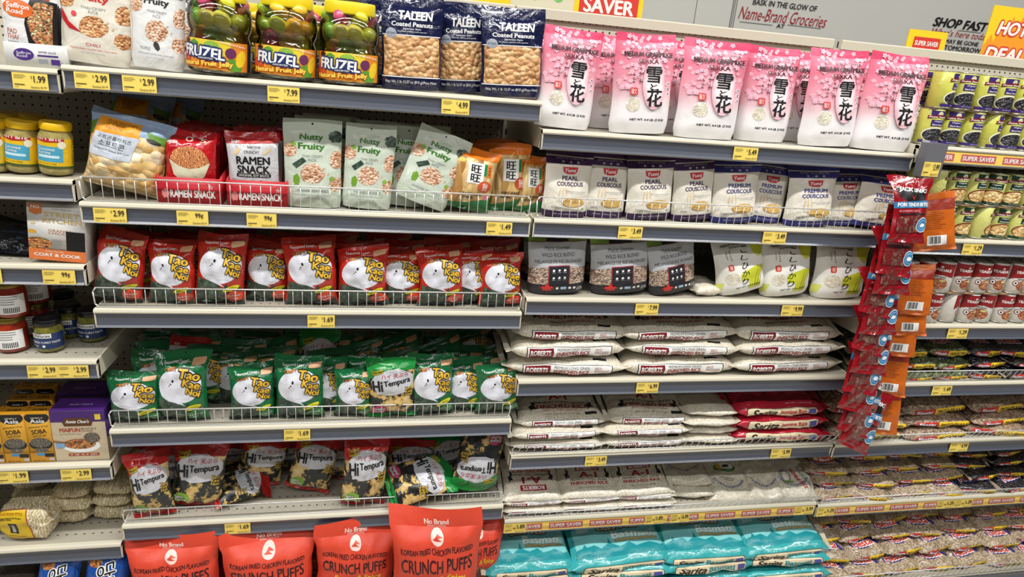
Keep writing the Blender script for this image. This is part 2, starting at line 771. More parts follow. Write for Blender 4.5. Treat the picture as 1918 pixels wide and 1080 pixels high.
def lying(name, W, Dp, H, body, layers, seed=1, ni=20, nj=40, nexp=2.5, wr=0.003, fin=0.0, body_name='bag_body', side_m=None, pinch=6.0, corner=0.10):
    """a filled bag lying flat; print space y = 0 along the middle of its front face, growing over the edge and across the top"""
    # one cross section, evenly stepped by arc length from underside centre
    dense = []
    for k in range(721):
        t = -pi / 2 - 2 * pi * k / 720          # bottom -> front (-y) -> top -> back
        c, s_ = cos(t), sin(t)
        yy = (abs(c) ** (2 / nexp)) * (1 if c > 0 else -1) * Dp / 2
        zz = (abs(s_) ** (2 / nexp)) * (1 if s_ > 0 else -1) * H / 2
        dense.append((yy, zz))
    acc = [0.0]
    for a, b in zip(dense, dense[1:]):
        acc.append(acc[-1] + math.hypot(b[0] - a[0], b[1] - a[1]))
    tot = acc[-1]
    arc_front = acc[180]
    sec, k = [], 0
    for j in range(nj + 1):
        s_ = tot * j / nj
        while k < 719 and acc[k + 1] < s_:
            k += 1
        q = (s_ - acc[k]) / max(acc[k + 1] - acc[k], 1e-9)
        sec.append((dense[k][0] * (1 - q) + dense[k + 1][0] * q, dense[k][1] * (1 - q) + dense[k + 1][1] * q))
    sec[-1] = sec[0]
    P = []
    for j in range(nj + 1):
        row = []
        yy, zz = sec[j]
        jj = j % nj
        for i in range(ni + 1):
            u = i / ni
            a = abs(2 * u - 1)
            kz = max(0.0, 1 - a ** pinch) ** 0.55
            ky = 1 - 0.10 * a ** 6
            xx = (u - 0.5) * W * (1 + corner * a ** 3 * (abs(2 * yy / Dp) ** 2 - 0.45))
            py, pz = yy * ky, zz * kz
            w = wr * (1.7 * nz(xx * 16 + seed, py * 16, pz * 20 + seed) + 0.8 * nz(xx * 45, py * 45 + seed, pz * 45)) * kz
            w += wr * 0.9 * a ** 2 * sin(jj * 1.9 + seed) * kz
            nn = Vector((0, py / (Dp / 2) ** 2, pz / (H / 2) ** 2))
            if nn.length > 0:
                nn.normalize()
            sag = -0.10 * H * (0.5 + 0.5 * nz(xx * 9, py * 9, seed * 5.0)) * (1 if pz > 0 else 0) * kz
            row.append(Vector((xx, py, max(pz + sag, -H / 2) + H / 2)) + nn * w)
        P.append(row)
    for i in range(ni + 1):
        P[-1][i] = P[0][i].copy()
    y0 = -arc_front / W
    S = Surf(P, 0, 1, y0, y0 + tot / W)
    mb, parts = MB(), {}
    S.put(mb, body)
    if fin:
        for u0, sgn in ((0, -1), (ni, 1)):
            jf = nj // 4
            e0, e1 = P[nj // 4][u0], P[3 * nj // 4][u0]
            m = 8
            vs = []
            for q in range(m + 1):
                p = e0.lerp(e1, q / m)
                vs.append(tuple(p + Vector((-sgn * 0.004, 0, 0))))
                vs.append(tuple(p + Vector((sgn * fin, 0, 0.006 * sin(q * 1.3 + seed)))))
            pm = parts.setdefault('end_seal', MB()) if sgn < 0 else parts.setdefault('end_seal.001', MB())
            pm.add(vs, [(2 * q, 2 * q + 1, 2 * q + 3, 2 * q + 2) for q in range(m)], side_m or body)
    print_on(S, layers, mb, thr=0.05, parts=parts)
    root = finish(name, mb, parts, body_name)
    root['W'], root['D'], root['H'] = W, Dp, H
    return root


ORD = 'first second third fourth fifth sixth seventh eighth ninth tenth eleventh twelfth thirteenth fourteenth'.split()


def stand(proto, xt, yt, xb, w, zs, dep=0.03, label='', cat='bag', group=None, yaw=0.0, lean=0.0, front=D, name=None, hmul=1.0):
    """stand a pouch on the shelf at height zs: its top centre is seen at (xt, yt), its foot in column xb, w pixels wide"""
    W, H, Tk = proto['W'], proto['H'], proto['T']
    Y = front + dep + Tk * 0.4
    top = at(xt, yt, Y)
    bx = wx(xb, Y, zs)
    wid = (at(xt + w / 2, yt, Y) - at(xt - w / 2, yt, Y)).x
    d = Vector((top.x - bx, 0, top.z - zs))
    h = d.length * hmul
    roll = atan2(d.x, d.z)
    sx, sz = wid / W, h / H
    o = copy_thing(proto, name)
    sink = abs(sin(roll)) * wid / 2
    o.matrix_world = (Matrix.Translation((bx, Y, zs + sink * 0.9 + 0.001)) @ Matrix.Rotation(roll, 4, 'Y') @ Matrix.Rotation(R(yaw), 4, 'Z') @ Matrix.Rotation(R(-lean), 4, 'X')
                      @ Matrix.Diagonal((sx, (sx + sz) / 2, (h - sink * 0.9) / H, 1)))
    for k in ('W', 'H', 'T', 'D'):
        if k in o:
            del o[k]
    tag(o, label, cat, group)
    return o


def lay(proto, xl, xr, z, dep=0.02, label='', cat='bag', group=None, yaw=0.0, tilt=0.0, roll=0.0, hs=1.0, ds=1.0, front=D, zadd=0.0):
    """lay a bag flat with its base at height z, its front corners seen in columns xl and xr"""
    W, Dp, H = proto['W'], proto['D'], proto['H']
    Yf = front + dep
    x0, x1 = wx(xl, Yf, z + H * hs / 2), wx(xr, Yf, z + H * hs / 2)
    s = (x1 - x0) / W
    o = copy_thing(proto)
    o.matrix_world = (Matrix.Translation(((x0 + x1) / 2, Yf + Dp * ds / 2, z + 0.001 + zadd)) @ Matrix.Rotation(R(yaw), 4, 'Z') @ Matrix.Rotation(R(tilt), 4, 'X') @ Matrix.Rotation(R(roll), 4, 'Y')
                      @ Matrix.Diagonal((s, ds, hs, 1)))
    for k in ('W', 'H', 'T', 'D'):
        if k in o:
            del o[k]
    tag(o, label, cat, group)
    return o
# ------------------------------------------------------------------ the gondola
def holes(name, base, period, rx, rz, plane, rough=0.5):
    """enamelled sheet with punched holes, laid out in the sheet's own measure"""
    m, nt, p = _new(name)
    tc = nt.nodes.new('ShaderNodeTexCoord')
    s = nt.nodes.new('ShaderNodeSeparateXYZ')
    nt.links.new(tc.outputs['Object'], s.inputs[0])

    def cell(o, per, r):
        a = nt.nodes.new('ShaderNodeMath'); a.operation = 'PINGPONG'; a.inputs[1].default_value = per / 2
        nt.links.new(o, a.inputs[0])
        d = nt.nodes.new('ShaderNodeMath'); d.operation = 'DIVIDE'; d.inputs[1].default_value = r
        nt.links.new(a.outputs[0], d.inputs[0])
        q = nt.nodes.new('ShaderNodeMath'); q.operation = 'POWER'; q.inputs[1].default_value = 2
        nt.links.new(d.outputs[0], q.inputs[0])
        return q.outputs[0]
    a = cell(s.outputs['X'], period[0], rx)
    b = cell(s.outputs[plane], period[1], rz)
    ad = nt.nodes.new('ShaderNodeMath'); ad.operation = 'ADD'
    nt.links.new(a, ad.inputs[0]); nt.links.new(b, ad.inputs[1])
    lt = nt.nodes.new('ShaderNodeMath'); lt.operation = 'LESS_THAN'; lt.inputs[1].default_value = 1
    nt.links.new(ad.outputs[0], lt.inputs[0])
    mx = nt.nodes.new('ShaderNodeMix'); mx.data_type = 'RGBA'
    nt.links.new(lt.outputs[0], mx.inputs['Factor'])
    mx.inputs['A'].default_value = lin(base)
    mx.inputs['B'].default_value = lin('#0c0b0a')
    nt.links.new(mx.outputs['Result'], p.inputs['Base Color'])
    p.inputs['Roughness'].default_value = rough
    return m


ENAMEL = mat('cream_enamel', '#d6d0bd', 0.38)
PEG = holes('pegboard_enamel', '#c6bfae', (0.0254, 0.0254), 0.0036, 0.0036, 'Z')
DECKM = holes('shelf_enamel', '#aea899', (0.0254, 0.052), 0.0042, 0.0022, 'Y', 0.4)
CHAN = mat('grey_channel_plastic', '#50545f', 0.25, coat=0.3)
WIRE = mat('chrome_wire', '#d9d9d6', 0.25, 0.35)
DARK = mat('dark_recess', '#1a1917', 0.7)
YEL = mat('tag_yellow', '#f2d565', 0.55)
INK = mat('black_ink', '#1b1a1c', 0.5)
WHITE = mat('white_paper', '#efedea', 0.55)
REDP = mat('print_red', '#c1272d', 0.45)

Z0 = 2.05
SEC = {'L': (-1.975, -0.757), 'M': (-0.752, 0.467), 'R': (0.473, 1.728), 'F': (1.734, 2.99)}
ZC = {'L': [-.137, -.410, -.642, -.924, -1.267, -1.560],
      'M': [-.125, -.466, -.767, -1.152, -1.494],
      'R': [-.202, -.465, -.719, -1.007, -1.293, -1.560],
      'F': [-.171, -.482, -.804, -1.041, -1.298, -1.574]}
DECK = 2.05 - 1.885
DECKY = 1.79


def zs(sec, k):
    """height of the surface of shelf k (1 = top) in a section"""
    return Z0 + ZC[sec][k - 1] + 0.0135


HOLD = {
    'L': ['the simmer sauce boxes', 'the yellow lidded jars', 'the meal kit box', 'the curry paste jars', 'the noodle boxes', 'the dried noodle bundles'],
    'M': ['the fruit jelly jars and peanut bags', 'the ramen snacks and pale green rice crisp pouches', 'the red seaweed snack bags', 'the green seaweed snack bags', 'the tempura seaweed bags'],
    'R': ['the pink rice pouches', 'the couscous pouches', 'the wild rice blend bags', 'the triple stacks of white rice bags', 'white rice and red jasmine rice bags', 'the small white rice bags'],
    'F': ['the black bean cans', 'the chickpea cans', 'the red pinto bean cans', 'the split pea bags', 'the large pinto bean bags', 'the small pinto bean bags']}


def shelf(sec, k):
    x0, x1 = SEC[sec]
    z = Z0 + ZC[sec][k - 1]
    root = empty('metal_shelf', ((x0 + x1) / 2, D, z))
    hx = (x1 - x0) / 2 - 0.002
    b = MB(); b.box(-hx + 0.0042, hx - 0.0042, 0.013, BACK - D - 0.018, -0.012, 0.0125, DECKM); b.obj('shelf_deck', root, False)
    b = MB()
    b.prism([(-0.007, 0.0015), (-0.009, 0.006), (-0.007, 0.0125), (-0.001, 0.0145), (0.012, 0.0143), (0.012, 0.0015)], -hx, hx, ENAMEL)
    b.prism([(0.000, -0.044), (0.012, -0.044), (0.012, 0.0), (0.004, 0.0)], -hx, hx, ENAMEL)
    b.obj('front_lip', root, False)
    b = MB()
    b.prism([(-0.007, 0.0012), (-0.0035, -0.002), (-0.0015, -0.012), (-0.002, -0.024), (-0.005, -0.034), (-0.010, -0.0395), (-0.008, -0.0405), (-0.001, -0.037), (0.0, 0.0)], -hx + 0.0037, hx - 0.0037, CHAN)
    b.obj('price_channel', root, False)
    for s in (-1, 1):
        b = MB()
        xa, xb = (hx - 0.0035, hx) if s > 0 else (-hx, -hx + 0.0035)
        b.prism([(-0.006, 0.012), (0.05, 0.0145), (BACK - D - 0.01, 0.0145), (BACK - D - 0.01, -0.085), (0.30, -0.055), (0.03, -0.042), (-0.004, -0.042)], xa, xb, ENAMEL)
        b.obj('end_bracket', root, False)
    tag(root, 'cream metal shelf with grey channel holding ' + HOLD[sec][k - 1], 'shelf', 'gondola shelves')


for _s in 'LMRF':
    for _k in range(1, len(ZC[_s]) + 1):
        shelf(_s, _k)

# base deck, kick plate, back panels, posts
for _s, words_ in (('L', 'under the dried noodles'), ('M', 'under the orange crunch puffs bags'), ('R', 'under the teal basmati rice bags'), ('F', 'under the lowest pinto bean bags')):
    x0, x1 = SEC[_s]
    root = empty('base_deck', ((x0 + x1) / 2, DECKY, 0))
    hx = (x1 - x0) / 2 - 0.001
    b = MB(); b.box(-hx, hx, 0, BACK - DECKY, DECK - 0.03, DECK - 0.002, DECKM); b.obj('deck_tray', root, False)
    b = MB(); b.box(-hx, hx, 0.03, 0.045, 0.0, DECK - 0.03, ENAMEL); b.obj('kick_plate', root, False)
    b = MB(); b.prism([(-0.004, DECK - 0.002), (-0.001, DECK - 0.02), (-0.008, DECK - 0.04), (0.0, DECK - 0.04), (0.0, DECK - 0.002)], -hx, hx, CHAN); b.obj('price_channel', root, False)
    tag(root, 'cream bottom deck of the shelving ' + words_, 'shelf', 'gondola base decks')
RT = Z0 + 0.168
PNAME = {'L': 'behind the yellow jars and noodle boxes', 'M': 'behind the jelly jars and seaweed snacks', 'R': 'behind the pink rice pouches', 'F': 'behind the canned beans'}
for _s in 'LMRF':
    x0, x1 = SEC[_s]
    root = empty('pegboard_panel', ((x0 + x1) / 2, BACK, 0))
    hx = (x1 - x0) / 2 - 0.001
    b = MB(); b.box(-hx, hx, 0, 0.012, DECK + 0.001, RT - 0.034, PEG); b.obj('perforated_sheet', root, False)
    b = MB(); b.prism([(-0.014, RT - 0.034), (-0.016, RT - 0.004), (-0.012, RT), (0.016, RT), (0.016, RT - 0.034)], -hx + (0.014 if _s == 'F' else 0), hx - (0.012 if _s == 'R' else 0), ENAMEL); b.obj('top_rail', root, False)
    b = MB(); b.box(-hx, hx, 0.013, 0.018, 0.0, RT - 0.03, ENAMEL); b.obj('rear_sheet', root, False)
    tag(root, 'cream pegboard back panel with round holes ' + PNAME[_s], 'pegboard', 'gondola back panels')
for _x, _w in ((-0.7545, 'between the yellow jars and the snack shelves'), (0.470, 'between the peanut bags and the pink rice'), (1.731, 'between the pink rice and the black bean cans')):
    b = MB()
    b.box(_x - 0.012, _x + 0.012, BACK - 0.0165, BACK - 0.001, 0.0, RT - 0.035, ENAMEL)
    for _q in range(40):
        zz = RT - 0.03 - _q * 0.0508
        b.box(_x - 0.003, _x + 0.003, BACK - 0.0169, BACK - 0.0164, zz, zz + 0.022, DARK)
    o = b.obj('slotted_upright', None, False)
    tag(o, 'cream slotted upright post standing ' + _w, 'post', 'gondola uprights')


# ------------------------------------------------------------------ wire fences
def fence(sec, k, x0, x1, h=0.052, lean=0.0, z=None, y=None, words_='', pitch=0.0262):
    z = zs(sec, k) if z is None else z
    y = D + 0.006 if y is None else y
    root = empty('wire_shelf_fence', ((x0 + x1) / 2, y, z))
    hx = (x1 - x0) / 2
    t = -lean
    b = MB()
    top, bot = [(-hx, t, h), (hx, t, h)], [(-hx + 0.01, 0, 0.003), (hx - 0.01, 0, 0.003)]
    pts = [Vector(p) for p in ((-hx + 0.012, 0, 0.003), (-hx + 0.002, t * 0.2, 0.012), (-hx, t * 0.8, h - 0.012), (-hx + 0.008, t, h), (hx - 0.008, t, h), (hx, t * 0.8, h - 0.012), (hx - 0.002, t * 0.2, 0.012), (hx - 0.012, 0, 0.003))]
    for p, q in zip(pts, pts[1:] + pts[:1]):
        b.bar(p, q, 0.0021, WIRE, 6)
    b.obj('wire_rim', root)
    b = MB()
    n = int(2 * hx / pitch)
    b.bar((0, 0.001, 0.003), (0, t + 0.001, h), 0.0012, WIRE, 4)
    first = b.obj('upright_wire', root)
    for i in range(1, n):
        q = first if i == 1 else first.copy()
        if i > 1:
            COL.objects.link(q)
        q.location = (-hx + 2 * hx * i / n, 0, 0)
    tag(root, 'chrome wire fence along the shelf front before ' + words_, 'wire fence', 'wire shelf fences')


fence('M', 2, -0.748, 0.462, 0.066, 0, words_='the ramen snacks and rice crisp pouches')
fence('M', 3, -0.750, 0.462, 0.060, 0, words_='the red seaweed snack bags')
fence('M', 4, -0.750, 0.460, 0.060, 0, words_='the green seaweed snack bags')
fence('M', 5, -0.748, 0.462, 0.050, 0, words_='the tempura seaweed bags')
fence('R', 2, 0.482, 1.69, 0.066, 0, words_='the couscous pouches')
fence('R', 5, 0.476, 1.722, 0.05, 0.030, words_='the jasmine rice and small rice stacks')
fence('R', 6, 0.476, 1.722, 0.05, 0.040, words_='the small white rice bags')
fence('F', 4, 1.74, 2.98, 0.055, 0.02, words_='the split pea bags')
fence('F', 5, 1.74, 2.98, 0.05, 0.035, words_='the large pinto bean bags')
fence('F', 6, 1.74, 2.98, 0.05, 0.040, words_='the small pinto and black bean bags')
fence('F', 6, 1.74, 2.98, 0.07, 0.030, z=DECK, y=DECKY + 0.012, words_='the lowest layers of bean bags')


# ------------------------------------------------------------------ price tags and promotion strips
def tag_mesh(price, strip=False):
    mb = MB()
    P = [[Vector((x, 0, z)) for x in (-0.5, 0.5)] for z in (-0.19, 0.19)]
    s = Surf(P, 0, 1, 0, 0.38)
    mb.box(-0.5, 0.5, 0.0, 0.02, -0.19, 0.19, YEL)
    ls = [T(INK, price, 0.72, 0.25, 0.34 if len(price) > 3 else 0.26, 0.16, b=0.02)] if price[0] != '$' else [T(INK, '$', 0.545, 0.285, 0.035, 0.08, b=0), T(INK, price[1:], 0.77, 0.25, 0.33, 0.16, b=0.02)]
    ls += [T(INK, 'Elsewhere', 0.64, 0.06, 0.26, 0.05, b=0.012), T(INK, '$' + {'1.99': '3.99', '2.99': '5.99', '7.99': '10.99', '4.99': '8.99', '1.49': '1.89', '1.69': '2.99', '5.49': '6.99', '3.49': '4.49', '9.99': '10.99'}.get(price[1:], '5.49'), 0.87, 0.06, 0.16, 0.05, b=0.012)]
    for i, w in enumerate((0.3, 0.34, 0.26)):
        ls.append(L_rect(INK, 0.05, 0.325 - i * 0.035, 0.05 + w, 0.333 - i * 0.035))
    ls += [L_rect(INK, 0.05, 0.10, 0.34, 0.118), L_rect(INK, 0.05, 0.05, 0.17, 0.058)]
    if strip:
        ls.append(L_ell(REDP, 0.46, 0.18, 0.035, 0.035))
    print_on(s, ls, mb, 9, 0.02, 0.02, sub=0.001)
    return mb.mesh('price_tag', False)


TM = {}


def price_tag(sec, k, price, xl, xr, words_, strip=False):
    z = Z0 + ZC[sec][k - 1] - 0.0185
    Y = D - 0.0078
    a, b = wx(xl, Y, z), wx(xr, Y, z)
    if (price, strip) not in TM:
        TM[(price, strip)] = tag_mesh(price, strip)
    o = bpy.data.objects.new('price_tag', TM[(price, strip)])
    COL.objects.link(o)
    w = b - a
    o.matrix_world = Matrix.Translation(((a + b) / 2, Y, z)) @ Matrix.Rotation(R(-3), 4, 'X') @ Matrix.Diagonal((w, 0.06, 0.0385 / 0.38, 1))
    tag(o, 'yellow price tag reading %s %s' % (price.replace('$', '').replace('¢', ' cents'), words_), 'price tag', 'yellow price tags')


for a in (('L', 1, '$1.99', 23, 90, 'under the simmer sauce box'), ('M', 1, '$2.99', 139, 205, 'under the chili rice crisps'), ('M', 1, '$2.99', 229, 293, 'under the truffle rice crisps'),
          ('M', 1, '$7.99', 501, 561, 'under the middle fruit jelly jar'), ('M', 1, '$4.99', 827, 879, 'under the coated peanut bags'),
          ('M', 2, '$2.99', 175, 237, 'under the cheese corn bag'), ('M', 2, '99¢', 331, 390, 'under the red ramen snack tray'), ('M', 2, '99¢', 462, 518, 'under the white ramen snack bag'), ('M', 2, '$1.49', 911, 959, 'under the rice crackers'),
          ('L', 3, '99¢', 80, 141, 'under the orange chicken meal kit'), ('L', 3, '99¢', -57, 3, 'cut off by the frame under the dark pouch'),
          ('M', 3, '$1.69', 576, 627, 'under the red seaweed snacks'), ('M', 4, '$1.69', 532, 581, 'under the green seaweed snacks'),
          ('M', 5, '$1.69', 421, 469, 'under the bagged tempura seaweed'), ('M', 5, '$1.69', 797, 840, 'half behind the tallest orange bag'),
          ('L', 4, '$2.99', 51, 108, 'under the curry jar stack'), ('L', 4, '$2.99', 108.3, 166, 'under the empty part of the jar shelf'),
          ('L', 5, '$1.99', -5, 53, 'under the soba noodle boxes'), ('L', 5, '$2.99', 114, 171, 'under the purple topped noodle box'),
          ('R', 1, '$5.49', 1374, 1419, 'under the pink rice pouches'), ('R', 2, '$3.49', 1158, 1203, 'under the pearl couscous'), ('R', 2, '$3.49', 1429, 1472, 'under the premium couscous'),
          ('R', 3, '$7.99', 1190, 1233, 'under the wild rice blend'), ('R', 3, '$9.99', 1464, 1504, 'under the short grain rice'), ('R', 4, '$6.99', 1192, 1233, 'under the ten pound rice bags'),
          ('R', 5, '$3.49', 1096, 1136, 'under the five pound rice bags'), ('R', 5, '$5.99', 1444, 1481, 'under the red jasmine rice bags'),
          ('F', 2, '$1.29', 1803, 1840, 'under the chickpea cans'), ('F', 3, '$1.29', 1775, 1812, 'under the red pinto bean cans'), ('F', 4, '$1.49', 1746, 1782, 'under the split pea bags'), ('F', 5, '$4.99', 1779, 1813, 'under the large pinto bean bags')):
    price_tag(*a)
for a in (('R', 6, '$1.89', 944, 985, 'on the super saver strip where it starts'), ('R', 6, '$1.89', 1208, 1243, 'first of the pair on the basmati strip'), ('R', 6, '$5.99', 1256, 1291, 'second of the pair on the basmati strip'),
          ('R', 6, '$5.99', 1488, 1524, 'at the end of the strip over the basmati'), ('F', 6, '$1.29', 1530, 1563, 'at the start of the strip under the small beans'), ('F', 6, '$1.29', 1755, 1787, 'on the bean strip, first of two touching'),
          ('F', 6, '$1.29', 1788, 1821, 'on the bean strip, second of two touching')):
    price_tag(*a, strip=True)


def promo(sec, k, centre_px, next_px, words_):
    x0, x1 = SEC[sec]
    z = Z0 + ZC[sec][k - 1] - 0.019
    Y = D - 0.0062
    a, b = wx(centre_px, Y, z), wx(next_px, Y, z)
    per = b - a
    mb = MB()
    box_m = mat('faded_red_print', '#bf5a55', 0.5)
    strip_m = mat('promo_yellow', '#f2cf62', 0.5)
    c = (x0 + x1) / 2
    L = x1 - x0 - 0.014
    mb.box(-L / 2, L / 2, 0, 0.0008, -0.019, 0.019, strip_m)
    s = Surf([[Vector((-L / 2, 0, z_)), Vector((L / 2, 0, z_))] for z_ in (-0.019, 0.019)], -L / 2, L / 2, -0.019, 0.019)
    ls = []
    n0 = math.ceil((x0 + 0.05 - a) / per)
    x = a + n0 * per
    while x < x1 - 0.05:
        ls.append(L_rect(box_m, x - c - per * 0.415, -0.0125, x - c + per * 0.415, 0.0125))
        ls.append(T(WHITE, 'SUPER SAVER', x - c, 0, per * 0.77, 0.0145, b=0.03))
        x += per
    print_on(s, ls, mb, 9, 0.0003, 0.0003)
    o = mb.obj('promotion_strip', None, False)
    o.matrix_world = Matrix.Translation((c, Y, z)) @ Matrix.Rotation(R(-3), 4, 'X')
    tag(o, 'yellow super saver strip in the price channel ' + words_, 'sign', 'super saver strips')


promo('R', 6, 1060, 1135, 'above the teal basmati rice')
promo('F', 6, 1629, 1693, 'under the small bean bags')
promo('F', 1, 1833, 1910, 'under the black bean cans')

# ------------------------------------------------------------------ floor, wall, wall lettering, signs
b = MB(); b.box(-6, 10, -5, 6.5, -0.05, 0, mat('vinyl_floor', '#b9b3a8', 0.35)); struct(b.obj('floor', None, False))
WALLY = 5.2
b = MB(); b.box(-6, 10, WALLY, WALLY + 0.1, 0, 4.6, mat('wall_paint', '#d8d7d1', 0.6)); struct(b.obj('wall_back', None, False))


def flat_words(name, items, Y, label, cat='wall lettering', group=None, thick=0.004):
    """items: (material, words, px left, px right, py centre, height px, bold, shear) laid on an upright plane at distance Y"""
    mb = MB()
    for it in items:
        if it[1] is None:                                     # a rule or block: px corners
            _, _, xl, yt, xr, yb, m = it
            a, c = at(xl, yt, Y), at(xr, yb, Y)
            if yb - yt > 30:
                xm = at((xl + xr) / 2, (max(yt, 0) + yb) / 2, Y).x
                a.x, c.x = xm - (xr - xl) * 0.0025, xm + (xr - xl) * 0.0025
            if yb - yt < 30:
                zm = at((xl + xr) / 2, (yt + yb) / 2, Y).z
                a.z, c.z = zm + 0.002, zm - 0.002
            mb.box(min(a.x, c.x), max(a.x, c.x), Y - thick, Y, min(a.z, c.z), max(a.z, c.z), m)
            continue
        m, s, xl, xr, yc, hp, bo, sh = it
        xm = (xl + xr) / 2
        p0, p1 = at(xm - 5, yc, Y), at(xm, yc, Y)
        w = wx(xr, Y, p1.z) - wx(xl, Y, p1.z)
        h = at(xm, yc - hp / 2, Y).z - at(xm, yc + hp / 2, Y).z
        cx_ = (wx(xr, Y, p1.z) + wx(xl, Y, p1.z)) / 2
        for mm, q, ts, si in shape_tris(T(m, s, 0, 0, w, h, 0, bo, sh), 9):
            mb.add([(cx_ + x, Y - thick - si * 0.0004, p1.z + y) for x, y in q], ts, mm)
    o = mb.obj(name, None, False)
    return tag(o, label, cat, group)


RULE = mat('grey_rule', '#6e6b69', 0.6)
CRIM = mat('wall_crimson', '#a8262e', 0.5)
flat_words('wall_lettering', [(INK, 'BASK IN THE GLOW OF', 1410, 1530, 10, 11, 0.02, 0.1), (CRIM, 'Name-Brand Groceries', 1384, 1548, 32, 24, 0.008, 0.35), (INK, 'AT', 1454, 1469, 49, 8, 0.02, 0),
                              (None, None, 1385, 43.5, 1447, 44.3, RULE), (None, None, 1474, 49.7, 1538, 50.5, RULE)], WALLY, 'black and red wall lettering about the glow of groceries')
flat_words('wall_lettering', [(INK, 'SHOP FAST', 1748, 1850, 46, 18, 0.05, 0.25), (CRIM, "What's here today", 1745, 1852, 66, 17, 0.006, 0.3), (INK, 'MAY BE GONE', 1770, 1832, 80, 8, 0.02, 0), (INK, 'TOMORROW', 1768, 1836, 92, 9, 0.02, 0),
                              (None, None, 1795, 59, 1838, 59.8, RULE)], WALLY, 'black and red wall lettering that says shop fast beside the hot deals sign')
for i, (x, w) in enumerate(((1369.5, 'first and thickest line'), (1372.5, 'middle line'), (1376, 'last line'))):
    flat_words('wall_stripe', [(None, None, x - (0.8 if i == 0 else 0.5), -40, x + 0.5, 60, RULE)], WALLY, 'thin grey upright wall stripe, %s of the three' % w, 'wall stripe', 'wall stripes', 0.003)
flat_words('panel_seam', [(None, None, 1301, -30, 1301.8, 60, RULE)], WALLY, 'thin grey panel seam on the wall above the rice', 'wall seam', None, 0.002)


def card(name, Y, xl, xr, yt, zb, base, layers, label, cat='sign', tilt=0.0):
    """an upright card 4 mm thick; print space 0..1 across"""
    zt = at((xl + xr) / 2, yt, Y).z
    x0, x1 = wx(xl, Y, (zt + zb) / 2), wx(xr, Y, (zt + zb) / 2)
    W, H = x1 - x0, zt - zb
    mb = MB()
    mb.box(-W / 2, W / 2, 0, 0.004, 0, H, base)
    s = Surf([[Vector((-W / 2, 0, z)), Vector((W / 2, 0, z))] for z in (0, H)], 0, 1, 0, H / W)
    print_on(s, layers(H / W), mb, 9, 0.0006, 0.0006)
    o = mb.obj(name, None, False)
    o.matrix_world = Matrix.Translation(((x0 + x1) / 2, Y, zb)) @ Matrix.Rotation(R(tilt), 4, 'Y')
    return tag(o, label, cat)


SY = mat('sign_yellow', '#f4cf25', 0.45)
SR = mat('sign_red', '#d23a2f', 0.45)
SW = mat('sign_white', '#f1efe8', 0.5)
SG = mat('sign_green', '#6fc067', 0.5)
SO = mat('sign_orange', '#f09a25', 0.5)
SB_ = mat('sign_cream', '#d8d2b8', 0.5)
YS = BACK + 0.05
zr = RT - 0.01
card('super_saver_sign', YS, 1078, 1206, -52, zr, SY, lambda A: [L_rect(SR, 0.07, 0, 0.93, A - 0.07), T(SW, 'SAVER', 0.5, 0.16, 0.74, 0.19, b=0.045), T(SW, 'SUPER', 0.5, 0.40, 0.70, 0.19, b=0.045)],
     'red and yellow super saver sign standing above the peg rail')
card('price_sign', YS, 958, 1077, -52, zr, SB_, lambda A: [T(SG, '01', 0.5, 0.42, 0.62, 0.52, b=0.05)], 'cream price sign with big green digits above the peanut bags')
card('price_sign', YS, 842, 957, -48, zr, SY, lambda A: [T(INK, '355', 0.45, 0.36, 0.86, 0.42, b=0.05)], 'yellow price sign with big black digits above the peanut bags')


def flames(A):
    ls = [L_poly(SO, [(0.0, 0), (0.0, .35 * A), (.1, .55 * A), (.16, .42 * A), (.25, .74 * A), (.33, .6 * A), (.42, .86 * A), (.5, .66 * A), (.6, .9 * A), (.68, .6 * A), (.8, .72 * A), (.9, .4 * A), (1, .5 * A), (1, 0)])]
    ls += [T(SW, 'HOT', 0.47, 0.66 * A, 0.6, 0.22 * A, b=0.05, sh=0.2, out=SR, ob=0.13), T(SW, 'DEALS', 0.52, 0.24 * A, 0.92, 0.22 * A, b=0.05, sh=0.2, out=SR, ob=0.13)]
    return ls


card('hot_deals_sign', YS, 1846, 1944, 13, zr - 0.035, SY, flames, 'yellow hot deals sign with orange flames above the canned beans')
card('super_saver_sign', YS, 1699, 1770, 57, zr - 0.01, SY, lambda A: [L_rect(SR, 0.16, 0.22 * A, 0.86, 0.72 * A), T(SW, 'SUPER SAVER', 0.51, 0.47 * A, 0.62, 0.2 * A, b=0.04)], 'small yellow super saver card peeping over the rail above the black bean cans')
# ------------------------------------------------------------------ printed inks and fillings
K = mat('ink_black', '#161416', 0.4)
W_ = mat('ink_white', '#efefec', 0.4)
OFFW = mat('ink_cream', '#e9e2cd', 0.45)
GREY = mat('ink_grey', '#8d8f92', 0.45)
CLEAR = clear_plastic('clear_film')
GLASS = clear_plastic('clear_jar_plastic', '#fbfbf2', 0.03, 0.25)


def ink(c, r=0.38):
    return mat('ink_' + c.strip('#'), c, r, 0, 0.8 if r < 0.3 else 0.4, 22 if r < 0.3 else 18, coat=0.5 if r < 0.3 else 0)


def deco_lines(m, x, y, w, n, dy, h=0.012, seed=3):
    g = random.Random(seed)
    return [L_rect(m, x, y - i * dy, x + w * (0.7 + 0.3 * g.random()), y - i * dy + h) for i in range(n)]


